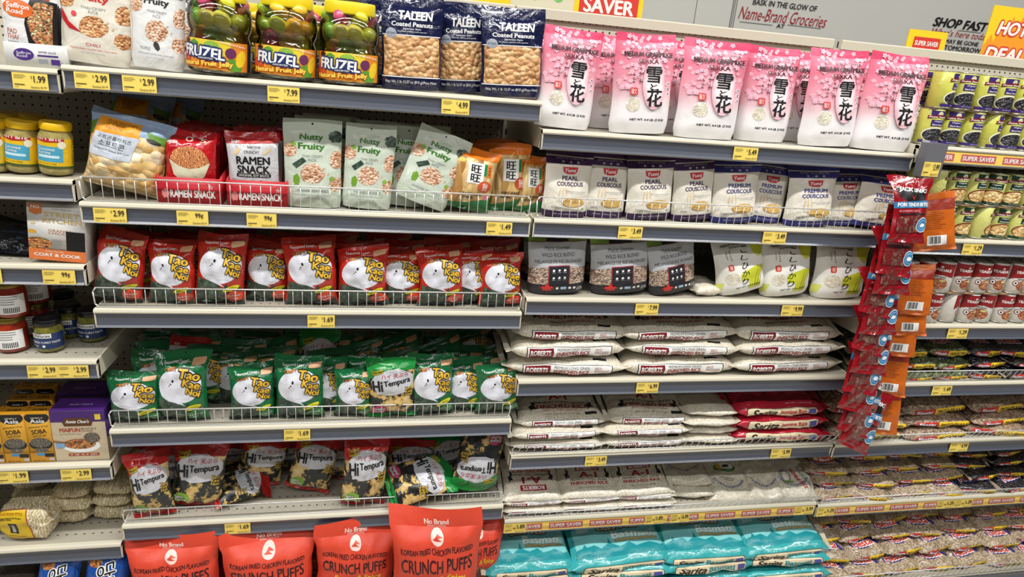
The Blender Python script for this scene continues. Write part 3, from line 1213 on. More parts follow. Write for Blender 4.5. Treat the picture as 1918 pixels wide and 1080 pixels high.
rice_m = food('white_rice_grains', [(0.0, '#b3a992'), (0.5, '#d9d1bd'), (1.0, '#efe9da')], 260, 0.5, 0.5, stretch=(1, 1, 1.5), dist=0.002)
brown_rice = food('milled_rice_grains', [(0.0, '#a89f8b'), (0.5, '#c9c0ab'), (1.0, '#ded7c5')], 300, 0.45, 0.5, dist=0.002)
peanut_m = food('coated_peanuts', [(0.0, '#a8713f'), (0.5, '#c9975f'), (1.0, '#e0b884')], 75, 0.4, 1.0, dist=0.008)
seaweed_m = food('crisp_seaweed', [(0.32, '#16231a'), (0.52, '#33493a'), (0.75, '#72876f')], 70, 0.3, 1.0, 'noise')
wildrice_m = food('wild_rice_grains', [(0.0, '#2a1a16'), (0.3, '#6a4a3c'), (0.6, '#b79a82'), (1.0, '#e0cfbb')], 230, 0.4, 0.8, stretch=(1, 1, 2.2), dist=0.003)
pinto_m = food('pinto_beans', [(0.0, '#6e5645'), (0.5, '#9c826c'), (1.0, '#c0a992')], 130, 0.3, 1.0, dist=0.005)
pinto_lt = food('pale_pinto_beans', [(0.0, '#867159'), (0.5, '#b09b80'), (1.0, '#cfbda3')], 170, 0.3, 0.9, dist=0.004)
black_m = food('black_beans', [(0.0, '#0d0c0e'), (0.6, '#1d1b1f'), (1.0, '#39343a')], 130, 0.2, 1.0, dist=0.005)
peas_m = food('split_peas', [(0.0, '#28321c'), (0.5, '#4a5630'), (1.0, '#8a9568')], 170, 0.3, 0.9, dist=0.004)
noodle_m = food('rice_noodles', [(0.0, '#a8946a'), (0.4, '#d8c69a'), (1.0, '#f3e9ca')], 34, 0.45, 0.55, 'wave', dist=0.003)
buckwheat = food('dark_noodles', [(0.0, '#3a342c'), (0.5, '#6a6053'), (1.0, '#8f8676')], 60, 0.5, 0.8, 'wave', dist=0.003)
bowl_m = food('stir_fried_noodles', [(0.0, '#3a1a10'), (0.4, '#a8572b'), (0.7, '#d68a48'), (1.0, '#6a7a3a')], 150, 0.4, 0.8)
clus_m = food('rice_crisp_cluster', [(0.0, '#a4673f'), (0.4, '#d8a583'), (1.0, '#f1d6bf')], 170, 0.4, 0.9)
clus_d = food('chili_crisp_cluster', [(0.0, '#8a4a1f'), (0.4, '#c27e45'), (1.0, '#e8bb86')], 170, 0.4, 0.9)
temp_m = food('tempura_seaweed', [(0.36, '#15181a'), (0.50, '#20282a'), (0.54, '#cfa95e'), (0.72, '#ead79f')], 26, 0.35, 1.0, 'noise')
puffs_m = food('cheese_corn_puffs', [(0.0, '#d3a357'), (0.5, '#edcf94'), (1.0, '#f9e9c6')], 30, 0.35, 1.0, dist=0.014)
cracker_m = food('rice_crackers', [(0.0, '#a06f35'), (0.5, '#d8ae68'), (1.0, '#ecd09a')], 34, 0.4, 1.0, stretch=(1.6, 1, 0.6), dist=0.012)
cous_m = food('couscous_grains', [(0.0, '#b98a3c'), (0.5, '#d0a95c'), (1.0, '#e2c684')], 420, 0.5, 0.25, dist=0.001)
chick_m = food('chickpeas', [(0.0, '#c99a55'), (0.5, '#e3bf7f'), (1.0, '#f3dda9')], 95, 0.35, 1.0, dist=0.006)
blackb_m = food('printed_black_beans', [(0.0, '#0a0a0b'), (0.7, '#201e22'), (1.0, '#55505a')], 160, 0.3, 1.0, dist=0.004)
pintoc_m = food('printed_pinto_beans', [(0.0, '#7a3520'), (0.5, '#b0653e'), (1.0, '#d89a6c')], 150, 0.3, 1.0, dist=0.004)
jerky_m = food('jerky_bites', [(0.36, '#5c0f14'), (0.46, '#7e1a1c'), (0.52, '#4e2a24'), (0.62, '#8a6256'), (0.75, '#b58d80')], 55, 0.25, 0.7, 'noise')
ramen_m = food('fried_noodle_print', [(0.0, '#8e3d18'), (0.5, '#d07a3e'), (1.0, '#efb072')], 75, 0.45, 0.6, 'wave', dist=0.002)
sauce_m = food('pad_thai_print', [(0.0, '#3c2a14'), (0.35, '#b0562a'), (0.6, '#e09a5f'), (0.85, '#5d6f2d'), (1.0, '#efd8b0')], 190, 0.45, 0.6)
chicken_m = food('chicken_puff_print', [(0.0, '#4a120a'), (0.5, '#8c2f14'), (1.0, '#c86a34')], 60, 0.3, 0.8)

# ------------------------------------------------------------------ standing pouches
def flower(m, mc, x, y, r, rot):
    pts = []
    for k in range(10):
        t = R(rot + k * 36)
        q = r * (1.0 if k % 2 == 0 else 0.62)
        pts.append((x + q * cos(t), y + q * sin(t)))
    return [('p', m, pts), ('p', mc, [(x + r * 0.22 * cos(R(a)), y + r * 0.22 * sin(R(a))) for a in (0, 90, 180, 270)])]


def sekka(seed):
    A = 1.68
    fl = ink('#edb9c7'); fc = ink('#e08fa6')
    g = random.Random(11)
    ls = []
    for _ in range(120):
        if g.random() < 0.4:
            t = g.random(); x = 0.08 + 0.8 * t + g.gauss(0, 0.06); y = 0.80 + 0.62 * t + g.gauss(0, 0.07)
        else:
            x = g.random(); y = 0.85 + 0.82 * g.random() ** 0.6
        r = 0.025 + 0.028 * g.random()
        if 0.06 < x < 0.94 and y < 1.64:
            ls += flower(fl, fc, x, y, r, g.random() * 72)
    for q, c in enumerate(('#ecb9c5', '#edc8d0', '#eed6db', '#efe2e5')):
        ls.append(L_ell(ink(c), 0.63, 0.84, 0.19 - 0.02 * q, 0.42 - 0.05 * q))
    ls += [L_ell(ink('#efe9ea'), 0.3, 0.5, 0.125, 0.13)]
    ls += [('part', 'rice_window'), L_ell(rice_m, 0.3, 0.5, 0.115, 0.12), ('part', None)]
    ls += [T(K, '雪', 0.62, 1.0, 0.27, 0.27, b=0.07), T(K, '花', 0.64, 0.62, 0.27, 0.30, b=0.07), T(K, 'と', 0.62, 0.80, 0.13, 0.1, b=0.03)]
    ls += [T(K, 'MEDIUM GRAIN RICE', 0.53, 1.33, 0.80, 0.085, b=0.07), T(ink('#5d1c2c'), 'SEKKA', 0.52, 1.215, 0.34, 0.075, b=0.04), T(K, 'U.S. No.1 · EXTRA FANCY PREMIUM', 0.53, 1.425, 0.62, 0.035, b=0.01)]
    ls += [L_round(ink('#d23a35'), 0.24, 0.66, 0.36, 0.78, 0.02), T(W_, '味の\n職人', 0.30, 0.72, 0.09, 0.09)]
    for i, c in enumerate('職人たちの旬の味'):
        ls.append(T(K, c, 0.40 - 0.1 * (i > 4), 1.09 - (i % 5) * 0.058 - 0.1 * (i > 4), 0.035, 0.042))
    for i, c in enumerate('特選米'):
        ls += [L_ell(ink('#f3e3e6'), 0.90, 0.86 - i * 0.085, 0.033, 0.036), T(K, c, 0.90, 0.86 - i * 0.085, 0.04, 0.045)]
    ls += [T(K, 'NET WT. 4.4 LB. (2 KG)', 0.56, 0.24, 0.58, 0.05, b=0.04)]
    return pouch('pink_rice_pouch', 0.17, 0.2856, 0.075, grad('pink_to_white_film', 0.2856, [(0.0, '#eceaea'), (0.26, '#ece7e8'), (0.5, '#eaa3b2'), (0.8, '#e4738c')]), ls, seal=0.1, seal_m=film('#df4f72', 1), seed=seed, curl=0.008)


def couscous(kind, seed):
    col = '#3d1f52' if kind == 'pearl' else '#2f3080'
    c, A = ink(col), 1.56
    base = film('#e2dccf', 1)
    ls = [L_rect(c, 0.0, A * 0.80, 1, A * 0.9), L_rect(c, 0.0, 0.0, 1, 0.15)]
    ls += [T(ink('#bcb4c8'), 'READY IN 10 MINUTES' if kind == 'pearl' else 'READY IN 5 MINUTES', 0.5, 1.37, 0.56, 0.035)]
    for x in (0.36, 0.52, 0.68):
        ls.append(L_ell(ink('#bcb4c8'), x, 1.30, 0.03, 0.025))
    red = ink('#c3202f')
    ls += [L_poly(red, [(0.35, 1.19), (0.69, 1.19), (0.67, 1.08), (0.60, 1.03), (0.45, 1.03), (0.37, 1.07)]), T(W_, 'Yumi', 0.52, 1.115, 0.25, 0.085, sh=0.2, b=0.03)]
    ls += [T(c, 'PEARL' if kind == 'pearl' else 'PREMIUM', 0.52, 0.935, 0.36 if kind == 'pearl' else 0.5, 0.10, b=0.03), T(c, 'COUSCOUS', 0.52, 0.80, 0.58, 0.10, b=0.03)]
    wh = ink('#d6c39c')
    for i, x in enumerate((0.3, 0.37, 0.44)):
        ls.append(L_ell(wh, x, 0.6 + 0.015 * i, 0.016, 0.10, -10 + i * 8))
        ls.append(L_rect(wh, x - 0.004, 0.38, x + 0.004, 0.52))
    ls += [T(GREY, '100% natural durum wheat', 0.66, 0.63, 0.42, 0.03, sh=0.2), T(GREY, 'only one ingredient', 0.68, 0.585, 0.3, 0.028, sh=0.2)]
    ls += [L_ell(ink('#b48a4a'), 0.62, 0.36, 0.25, 0.1), ('part', 'couscous_print'), L_ell(cous_m, 0.62, 0.375, 0.23, 0.115), ('part', None)]
    ls += deco_lines(GREY, 0.16, 0.25, 0.18, 2, 0.03, 0.01) + [L_ell(ink('#7f9c6a'), 0.85, 0.22, 0.03, 0.03)]
    ls += [T(W_, 'NET WT. 16 OZ (1 LB) 454 g', 0.5, 0.075, 0.55, 0.04)]
    return pouch('couscous_pouch', 0.13, 0.203, 0.06, base, ls, seal=0.1, seal_m=film(col, 1), seed=seed, curl=0.016, wr=0.003)


def crisp(kind, seed):
    A = 1.56
    base = {'wasabi': '#c5cfbf', 'chili': '#d8d2c4', 'truffle': '#d9dad9'}[kind]
    tc = ink({'wasabi': '#37701f', 'chili': '#c8322c', 'truffle': '#2b2624'}[kind])
    cm = clus_d if kind == 'chili' else clus_m
    ls = [T(tc, 'Nutty', 0.48, 1.24, 0.40, 0.13, b=0.09), T(tc, 'Fruity', 0.48, 1.08, 0.46, 0.14, b=0.09), T(GREY, 'THAI CRISPY', 0.5, 0.925, 0.36, 0.045, b=0), T(GREY, 'RICE', 0.5, 0.86, 0.14, 0.045, b=0)]
    ls += [('part', 'cluster_print'), L_ell(cm, 0.5, 0.62, 0.205, 0.18, jag=0.07, seed=2), L_ell(cm, 0.1, 1.02, 0.13, 0.13, jag=0.07, seed=3), L_ell(cm, 0.93, 0.88, 0.13, 0.16, jag=0.07, seed=4), L_ell(cm, 0.91, 0.44, 0.12, 0.13, jag=0.07, seed=5), ('part', None)]
    if kind == 'wasabi':
        ls += [L_poly(seaweed_m, [(0.15, 0.77), (0.33, 0.9), (0.4, 0.84), (0.22, 0.70)]), L_ell(seaweed_m, 0.9, 1.28, 0.13, 0.1, jag=0.1), L_ell(ink('#6f9a2e'), 0.22, 0.5, 0.06, 0.1, jag=0.12), L_ell(ink('#84a93e'), 0.17, 1.12, 0.045, 0.04), L_ell(ink('#84a93e'), 0.84, 0.54, 0.045, 0.04)]
    elif kind == 'chili':
        ls += [L_poly(ink('#c0242c'), [(-0.0, 0.86), (0.05, 0.84), (0.14, 0.66), (0.34, 0.50), (0.14, 0.55), (0.03, 0.68)]), L_ell(ink('#c8333a'), 0.22, 0.8, 0.04, 0.045)]
    else:
        ls += [L_ell(seaweed_m, 0.86, 1.28, 0.14, 0.1, jag=0.1), L_ell(ink('#3c3430'), 0.52, 0.38, 0.05, 0.08, 35, jag=0.1)]
    fl = {'wasabi': 'WASABI SEAWEED', 'chili': 'CHILI', 'truffle': 'TRUFFLE'}[kind]
    ls += [T(tc if kind == 'chili' else GREY, fl, 0.5 if kind != 'truffle' else 0.3, 0.32, 0.56 if kind == 'wasabi' else 0.2, 0.05, b=0.01), T(tc if kind == 'chili' else GREY, 'WHOLE GRAIN | GLUTEN FREE | STICKY RICE', 0.5, 0.235, 0.66, 0.03, b=0.006), T(GREY, 'NET WT 2.29 OZ (65g)', 0.5, 0.175, 0.34, 0.02, b=0)]
    for x, y, r in ((0.7, 0.72, 30), (0.78, 0.62, 60), (0.3, 1.3, 20)):
        ls.append(L_ell(ink('#c9ad83'), x, y, 0.028, 0.012, r))
    ls += [('part', 'top_seal/hang_hole'), L_ell(K, 0.5, 1.475, 0.018, 0.018)]
    return pouch('rice_crisp_pouch', 0.15, 0.234, 0.055, film(base, 1), ls, seal=0.12, seed=seed, curl=0.008, wr=0.0022)


def taleen(seed):
    A = 1.62
    navy = '#14183c'
    nv = ink(navy)
    ls = [('part', 'peanut_window'), L_round(peanut_m, 0.04, 0.24, 0.96, 0.92, 0.03), ('part', None), L_rect(W_, 0.02, 0.925, 0.98, 0.94), L_rect(W_, 0.02, 0.215, 0.98, 0.232)]
    ls += [T(W_, 'TALEEN', 0.55, 1.27, 0.56, 0.15, b=0.05, sh=0.1), T(W_, 'Coated Peanuts', 0.5, 1.12, 0.68, 0.08, b=0.035), T(W_, 'Japanese Style', 0.5, 1.04, 0.3, 0.04, b=0.015), T(W_, 'Cacahuate cubierto estilo japonés', 0.5, 0.995, 0.48, 0.026, b=0)]
    ls += [L_ell(ink('#9aa0ac'), 0.16, 0.96, 0.085, 0.085), T(nv, '60 YEARS', 0.16, 0.96, 0.13, 0.03), T(W_, 'Net Wt. 1 lb 12.57 oz (810 g)/Peso Neto', 0.5, 0.13, 0.84, 0.065, b=0.015)]
    return pouch('coated_peanut_bag', 0.16, 0.26, 0.065, film(navy, 2), ls, seal=0.12, seal_m=film(navy, 2), seed=seed, curl=0.014, wr=0.004)


def seaweed(col, seed):
    """crisp seaweed snack bag; the drawn figure on it is left out"""
    A = 1.34
    base = {'red': '#bf2a1d', 'green': '#17663a'}[col]
    flav = {'red': '#d8431f', 'green': '#2c7d3c'}[col]
    sw = mat('swirl_print', '#dcdde6', 0.28, 0, 0.3, 22, coat=0.4)
    pts = []
    for k in range(28):
        t = 2 * pi * k / 28
        pts.append((0.5 + 0.43 * cos(t) * (1 + 0.05 * sin(2 * t)), 0.76 + 0.34 * sin(t)))
    ls = [('part', 'seaweed_window'), L_poly(seaweed_m, [(0.04, 0.04), (0.96, 0.04), (0.96, 0.34), (0.6, 0.5), (0.3, 0.46), (0.1, 0.5), (0.04, 0.52)]), ('part', None)]
    ls += [L_poly(ink(base, 0.25), [(0.40, 0.42), (0.97, 0.62), (0.98, 0.42), (0.72, 0.30), (0.66, 0.44), (0.56, 0.32), (0.5, 0.42)])]
    ls += [('p', sw, pts), L_poly(sw, [(0.10, 0.62), (0.3, 0.47), (0.62, 0.36), (0.44, 0.5), (0.7, 0.5), (0.3, 0.7)])]
    yl = ink('#e0b232')
    ls += [T(yl, 'Tao', 0.70, 0.975, 0.42, 0.18, rot=-12, b=0.07, out=K, ob=0.14), T(yl, 'Kae', 0.74, 0.80, 0.34, 0.15, rot=-14, b=0.07, out=K, ob=0.14), T(yl, 'Noi', 0.77, 0.645, 0.27, 0.13, rot=-16, b=0.07, out=K, ob=0.14)]
    ls += [T(ink('#c8823a'), 'CRISPY', 0.34, 1.07, 0.24, 0.055, rot=8, b=0.05, out=ink('#5a2a14'), ob=0.1), T(W_, 'Seasoned Laver...', 0.42, 1.185, 0.5, 0.045, rot=2, b=0.02), L_round(ink('#d4a680'), 0.70, 1.13, 0.94, 1.22, 0.02, 6)]
    ls += [L_ell(ink('#d8cf1c'), 0.75, 0.335, 0.17, 0.05, 18), T(K, 'MADE FROM\nSELECTED LAVER', 0.75, 0.335, 0.24, 0.045, rot=18, b=0.01)]
    ls += [L_ell(ink(flav, 0.25), 0.80, 0.17, 0.17, 0.12, 12, jag=0.08), T(W_, 'Hot & Spicy' if col == 'red' else 'Original', 0.8, 0.19, 0.24, 0.045, rot=8, b=0.02), T(W_, 'Flavour', 0.8, 0.135, 0.16, 0.035, rot=8, b=0.02)]
    ls += [L_ell(K, 0.38, 0.86 + 0.0, 0.022, 0.03), L_ell(K, 0.34, 0.80, 0.014, 0.014), L_ell(K, 0.31, 0.765, 0.011, 0.011), ('part', 'top_seal/hang_hole'), L_ell(K, 0.5, 1.29, 0.016, 0.014)]
    return pouch('seaweed_snack_bag', 0.14, 0.188, 0.062, film(base, 2), ls, 'pillow', seal=0.1, bseal=0.05, seal_m=film(base, 2), bottom_m=film('#2b3a31', 2), seed=seed, curl=0.022, wr=0.006, body_name='bag_body')


def tempura(col, seed):
    A = 1.36
    hd = {'red': '#b32020', 'green': '#1c8a3c'}[col]
    sw = ink('#c4c5cb', 0.25)
    ls = [L_rect(ink(hd, 0.25), 0, 1.12, 1, 1.27), L_poly(ink(hd, 0.25), [(0, 1.12), (0.28, 1.12), (0.1, 0.96), (0, 0.92)]),
          L_ell(sw, 0.53, 0.87, 0.45, 0.28, 6, jag=0.03), L_poly(sw, [(0.16, 0.78), (0.2, 0.6), (0.5, 0.66)])]
    rd = ink('#b3252c')
    ls += [T(rd, 'ハイ 天ぷら', 0.58, 1.02, 0.56, 0.10, rot=3, b=0.04), T(K, 'Hi', 0.22, 0.80, 0.22, 0.25, rot=4, b=0.09), T(K, 'Tempura', 0.63, 0.87, 0.56, 0.16, rot=6, b=0.07), T(ink('#d9c22a'), 'Tempura\nSeaweed', 0.22, 1.10, 0.24, 0.1, rot=16, b=0.03, out=K, ob=0.09)]
    ls += [T(ink('#d8b23a'), 'Tao\nKae\nNoi', 0.86, 0.66, 0.14, 0.2, b=0.03, out=K, ob=0.12), L_rect(ink(hd, 0.25), 0.0, 0.07, 1, 0.12)]
    fc = ink('#7fae3a' if col == 'red' else '#c23a6a')
    ls += [L_ell(fc, 0.24, 0.22, 0.17, 0.11, 12, jag=0.05), T(W_, 'Spicy\nFlavour' if col == 'red' else 'Original\nFlavour', 0.24, 0.22, 0.25, 0.12, rot=8, b=0.04, out=K, ob=0.08)]
    return pouch('tempura_seaweed_bag', 0.14, 0.19, 0.06, MATS.setdefault('tempfilm', temp_m), ls, 'pillow', seal=0.1, bseal=0.06, seal_m=film(hd, 2), seed=seed, curl=0.02, wr=0.005, body_name='bag_body')


def puffs_bag(seed):
    A = 1.3
    bk = ink('#3a1418')
    wt = ink('#f3d8cf')
    ls = [T(wt, 'No Brand', 0.5, 1.195, 0.26, 0.05, b=0.04), T(wt, 'SMART CHOICE', 0.5, 1.155, 0.2, 0.018), L_ell(wt, 0.5, 1.08, 0.07, 0.062), L_poly(ink('#d8482f'), [(0.45, 1.06), (0.5, 1.11), (0.56, 1.09), (0.5, 1.085), (0.55, 1.06)])]
    ls += [T(bk, 'KOREAN FRIED CHICKEN FLAVORED', 0.5, 0.965, 0.82, 0.055, b=0.03), T(bk, 'CRUNCH PUFFS', 0.5, 0.83, 0.82, 0.13, b=0.03), T(ink('#f3c51d'), 'Sweet & Spicy', 0.54, 0.69, 0.60, 0.09, b=0.06)]
    ls += [('part', 'puff_print'), L_ell(chicken_m, 0.5, 0.42, 0.3, 0.2, jag=0.1), ('part', None)]
    return pouch('crunch_puffs_bag', 0.26, 0.34, 0.10, film('#d9452c', 0), ls, 'pillow', seal=0.13, bseal=0.05, seal_m=film('#d9452c', 0), seed=seed, curl=0.03, wr=0.007, body_name='bag_body')


def corn_bag(seed):
    blue = '#8fa6c6'
    ls = [L_rect(ink(blue), 0, 0.93, 1, 1.12), L_poly(ink('#e79a26'), [(0.12, 1.08), (0.62, 1.08), (0.66, 0.78), (0.06, 0.72)]), T(ink('#7a4210'), 'YOU ARE ABOUT TO MEET\nTHE SECRET HERO\nGORGONZOLA', 0.40, 1.0, 0.36, 0.12, b=0.01)]
    ls += [L_poly(ink('#c8d0dc'), [(0.10, 0.86), (0.66, 0.9), (0.60, 0.52), (0.04, 0.50)]), T(K, '고르곤졸라치즈', 0.36, 0.81, 0.44, 0.06, b=0.01), T(K, '소프트콘', 0.34, 0.71, 0.34, 0.09, b=0.01), T(K, 'Gorgonzola Cheese Soft Corn', 0.35, 0.62, 0.46, 0.035, b=0.01)]
    ls += [L_poly(ink('#5d8a2c'), [(0.0, 0.95), (0.1, 1.02), (0.06, 0.8), (0, 0.78)]), L_poly(ink('#5d8a2c'), [(0.7, 1.02), (0.98, 0.98), (0.96, 0.86), (0.76, 0.92)]), L_ell(ink('#2c2a20'), 0.82, 0.9, 0.1, 0.03, -12)]
    ls += deco_lines(ink('#a87a3a'), 0.2, 0.34, 0.6, 3, 0.03, 0.008)
    return pouch('cheese_corn_bag', 0.22, 0.26, 0.10, puffs_m, ls, 'pillow', seal=0.09, bseal=0.05, seal_m=film(blue, 1), bottom_m=film('#b9a67a', 2), seed=seed, curl=0.014, wr=0.006, body_name='bag_body')


def ramen_red(seed):
    ls = [T(W_, 'BABY STAR', 0.18, 1.02, 0.2, 0.05, b=0.03), T(K, 'ベビー', 0.18, 1.1, 0.18, 0.05, b=0.02), T(ink('#e6d9c6'), '0 5', 0.62, 1.1, 0.4, 0.07), ('part', 'noodle_bowl_print'), L_ell(ramen_m, 0.5, 0.72, 0.38, 0.26),
          L_poly(ink('#d9d3b6'), [(0.1, 0.72), (0.3, 0.62), (0.5, 0.58), (0.7, 0.62), (0.9, 0.72), (0.8, 0.46), (0.62, 0.34), (0.38, 0.34), (0.2, 0.46)]), ('part', None), L_rect(K, 0.05, 0.0, 0.95, 0.28), T(W_, 'CRUNCHY', 0.4, 0.2, 0.5, 0.08, b=0.03)]
    return pouch('ramen_snack_bag', 0.13, 0.16, 0.04, film('#b3141c', 2), ls, 'pillow', seal=0.07, bseal=0.04, seed=seed, curl=0.01, wr=0.003, body_name='bag_body')


def ramen_white(seed):
    ls = [L_poly(ink('#b3141c'), [(0, 1.14), (1, 1.14), (1, 1.06), (0, 1.02)]), T(W_, 'BABY', 0.2, 1.06, 0.16, 0.05, b=0.02), T(K, 'BABY STAR', 0.55, 0.98, 0.25, 0.04), T(K, 'CRUNCHY', 0.5, 0.9, 0.3, 0.05, b=0.01), T(K, 'RAMEN', 0.52, 0.76, 0.66, 0.13, b=0.06), T(K, 'SNACK', 0.52, 0.61, 0.64, 0.13, b=0.06),
          L_round(K, 0.18, 0.475, 0.86, 0.54, 0.03), T(W_, 'ORIGINAL SOY SAUCE', 0.52, 0.507, 0.6, 0.04, b=0.01), L_ell(ink('#c22a2f'), 0.66, 0.38, 0.06, 0.05), L_ell(ink('#e1c58a'), 0.22, 0.9, 0.09, 0.03, 40), L_ell(ink('#e1c58a'), 0.85, 0.38, 0.09, 0.02, -30), L_ell(ink('#e1c58a'), 0.8, 0.92, 0.1, 0.02, 30)]
    return pouch('ramen_snack_bag', 0.13, 0.16, 0.04, film('#c9c9cc', 2), ls, 'pillow', seal=0.07, bseal=0.04, seal_m=film('#b3141c', 2), seed=seed, curl=0.01, wr=0.003, body_name='bag_body')


def senbei(seed):
    A = 1.42
    orr, gr = '#e2761d', '#1f7a3f'
    ls = [L_rect(ink(orr, 0.3), 0, 1.2, 1, 1.34), L_poly(ink(gr, 0.3), [(0, 0.07), (1, 0.07), (1, 0.38), (0.5, 0.2), (0, 0.12)]), L_poly(W_, [(0.3, 1.12), (0.7, 1.12), (0.7, 0.66), (0.3, 0.66)]), T(K, '旺', 0.5, 0.99, 0.25, 0.17, b=0.05), T(K, '旺', 0.5, 0.79, 0.25, 0.17, b=0.05),
          L_rect(ink(gr), 0.7, 0.86, 0.77, 1.12), L_rect(ink('#df7a2a'), 0.78, 0.84, 0.88, 1.12), T(K, '旺旺仙贝', 0.83, 0.98, 0.06, 0.2), L_ell(ink('#c7502a'), 0.76, 0.62, 0.16, 0.13), T(W_, '仙\n贝', 0.76, 0.62, 0.12, 0.18, b=0.03), T(K, 'WANT-WANT', 0.5, 0.41, 0.5, 0.06, b=0.03), T(K, 'SENBEI', 0.4, 0.325, 0.3, 0.06, b=0.03), L_ell(ink('#dfb940'), 0.15, 1.12, 0.07, 0.05), L_rect(ink('#cc6f8a'), 0.8, 0.32, 0.92, 0.42, 45)]
    return pouch('rice_cracker_bag', 0.12, 0.17, 0.05, cracker_m, ls, 'pillow', seal=0.09, bseal=0.05, seal_m=film(orr, 1), bottom_m=film(gr, 2), seed=seed, curl=0.014, wr=0.004, body_name='bag_body')


def wildrice(seed):
    A = 1.18
    pan = ink('#b7b9bd')
    blk = ink('#24242a')
    gr = ink('#7d9a45')
    ls = [('part', 'rice_window'), L_rect(wildrice_m, 0.0, 0.2, 1, 0.56), ('part', None), L_poly(pan, [(0, 0.5), (0.5, 0.56), (1, 0.5), (1, 1.0), (0, 1.0)]), L_rect(gr, 0.0, 1.0, 1, 1.14), L_rect(blk, 0.3, 1.0, 0.68, 1.14), L_rect(ink('#6a1f30'), 0, 0.99, 1, 1.0)]
    ls += [T(K, 'Prairie Gourmet', 0.48, 0.89, 0.44, 0.06, sh=0.3, b=-0.004), L_rect(K, 0.3, 0.845, 0.66, 0.85), T(ink('#2e2e33'), 'WILD RICE BLEND', 0.5, 0.76, 0.58, 0.07, b=0.005), T(ink('#2e2e33'), 'MÉLANGE DE RIZ SAUVAGES', 0.5, 0.645, 0.82, 0.075, b=0.005)]
    ls += [L_rect(ink('#a02a33'), 0.31, 0.2, 0.69, 0.56), L_rect(blk, 0.325, 0.2, 0.675, 0.545), L_rect(blk, 0, 0, 1, 0.2)]
    for i in range(3):
        for j in range(2):
            ls.append(L_ell(W_, 0.4 + i * 0.1, 0.47 - j * 0.14, 0.02, 0.022, jag=0.2, seed=i + j))
            ls.append(L_rect(GREY, 0.37 + i * 0.1, 0.425 - j * 0.14, 0.43 + i * 0.1, 0.435 - j * 0.14))
    rd = ink('#cf2f2a')
    ls += [L_poly(rd, [(0.3, 0.05), (0.29, 0.09), (0.22, 0.08), (0.24, 0.11), (0.18, 0.15), (0.22, 0.155), (0.22, 0.18), (0.26, 0.165), (0.28, 0.21), (0.3, 0.235), (0.32, 0.21), (0.34, 0.165), (0.38, 0.18), (0.38, 0.155), (0.42, 0.15), (0.36, 0.11), (0.38, 0.08), (0.31, 0.09)])]
    ls += [L_ell(W_, 0.48, 0.12, 0.025, 0.025), L_rect(ink('#9fc0dd'), 0.54, 0.095, 0.64, 0.145), L_ell(W_, 0.7, 0.12, 0.025, 0.025), L_ell(W_, 0.78, 0.12, 0.025, 0.025), T(W_, '1.5 kg\n(52.8 oz)', 0.9, 0.09, 0.14, 0.08, b=0.01)]
    return pouch('wild_rice_bag', 0.165, 0.195, 0.07, film('#9fa1a6', 1), ls, seal=0.08, seal_m=film('#7d9a45', 1), back_m=film('#3a3a40', 1), seed=seed, curl=0.006, wr=0.003)


def koshi(seed):
    A = 1.32
    yg = ink('#c3c832', 0.45)
    base = film('#e4e2da', 0)
    ls = [L_poly(yg, [(0.72, 1.2), (1, 1.16), (1, 0.9), (0.85, 0.8), (0.74, 0.95)]), L_poly(yg, [(0.42, 0.5), (0.75, 0.62), (0.95, 0.56), (0.8, 0.3), (0.8, 0.1), (0.55, 0.1), (0.6, 0.3), (0.42, 0.34)]), L_poly(ink('#d6da6a'), [(0.0, 0.3), (0.1, 0.34), (0.06, 0.14), (0, 0.1)])]
    for i, c in enumerate('こしひかり'):
        ls.append(T(K, c, 0.58 - 0.02 * i, 1.04 - i * 0.185, 0.16 if i % 2 else 0.13, 0.15 if i != 1 else 0.12, rot=-14, b=0.02, sh=0.1))
    ls += [L_round(ink('#cf3f2a'), 0.2, 0.62, 0.31, 0.76, 0.03), T(W_, '旬\n味', 0.255, 0.69, 0.06, 0.1), ('part', 'rice_window'), L_ell(rice_m, 0.26, 0.42, 0.14, 0.14), ('part', None), T(K, 'PREMIUM SHORT GRAIN RICE', 0.5, 1.19, 0.66, 0.04, b=0.02), T(K, 'KOSHIHIKARI', 0.5, 1.13, 0.36, 0.035, b=0.01), T(K, 'NET WT. 4.4LB (2KG)', 0.55, 0.17, 0.5, 0.045, b=0.02)]
    for i in range(9):
        ls.append(T(K, '越光米味自然純白新'[i], 0.3 - 0.07 * (i > 4), 1.06 - (i % 5) * 0.05, 0.028, 0.035))
    st = ink('#6b6a2a')
    for i in range(3):
        ls.append(L_poly(st, [(0.66 + i * 0.05, 0.12), (0.8 + i * 0.06, 0.62), (0.805 + i * 0.06, 0.62), (0.67 + i * 0.05, 0.12)]))
    return pouch('short_grain_rice_bag', 0.135, 0.178, 0.07, base, ls, seal=0.08, seed=seed, curl=0.006, wr=0.003)


def saffron(seed):
    ls = [L_poly(K, [(0.5, 1.25), (0.62, 1.3), (1, 1.25), (1, 0.3), (0.7, 0.22), (0.5, 0.4), (0.42, 0.75)]), ('part', 'noodle_print'), L_poly(sauce_m, [(0.6, 1.2), (0.74, 1.22), (0.93, 1.2), (0.93, 0.34), (0.72, 0.3), (0.56, 0.5), (0.47, 0.8)]), ('part', None), L_ell(ink('#dc6324'), 0.3, 1.02, 0.28, 0.17, jag=0.03), T(W_, 'Saffron\nRoad', 0.3, 1.02, 0.42, 0.2, b=0.03),
          T(ink('#b84b28'), 'PAD\nTHAI', 0.2, 0.52, 0.22, 0.2, b=0.01), T(GREY, 'SIMMER', 0.22, 0.36, 0.22, 0.05, b=0), L_rect(ink('#c8421f'), 0.2, 1.28, 0.85, 1.36)]
    return pouch('simmer_sauce_pouch', 0.15, 0.21, 0.035, film('#dcdcda', 1), ls, seal=0.1, seed=seed, curl=0.006, wr=0.001)


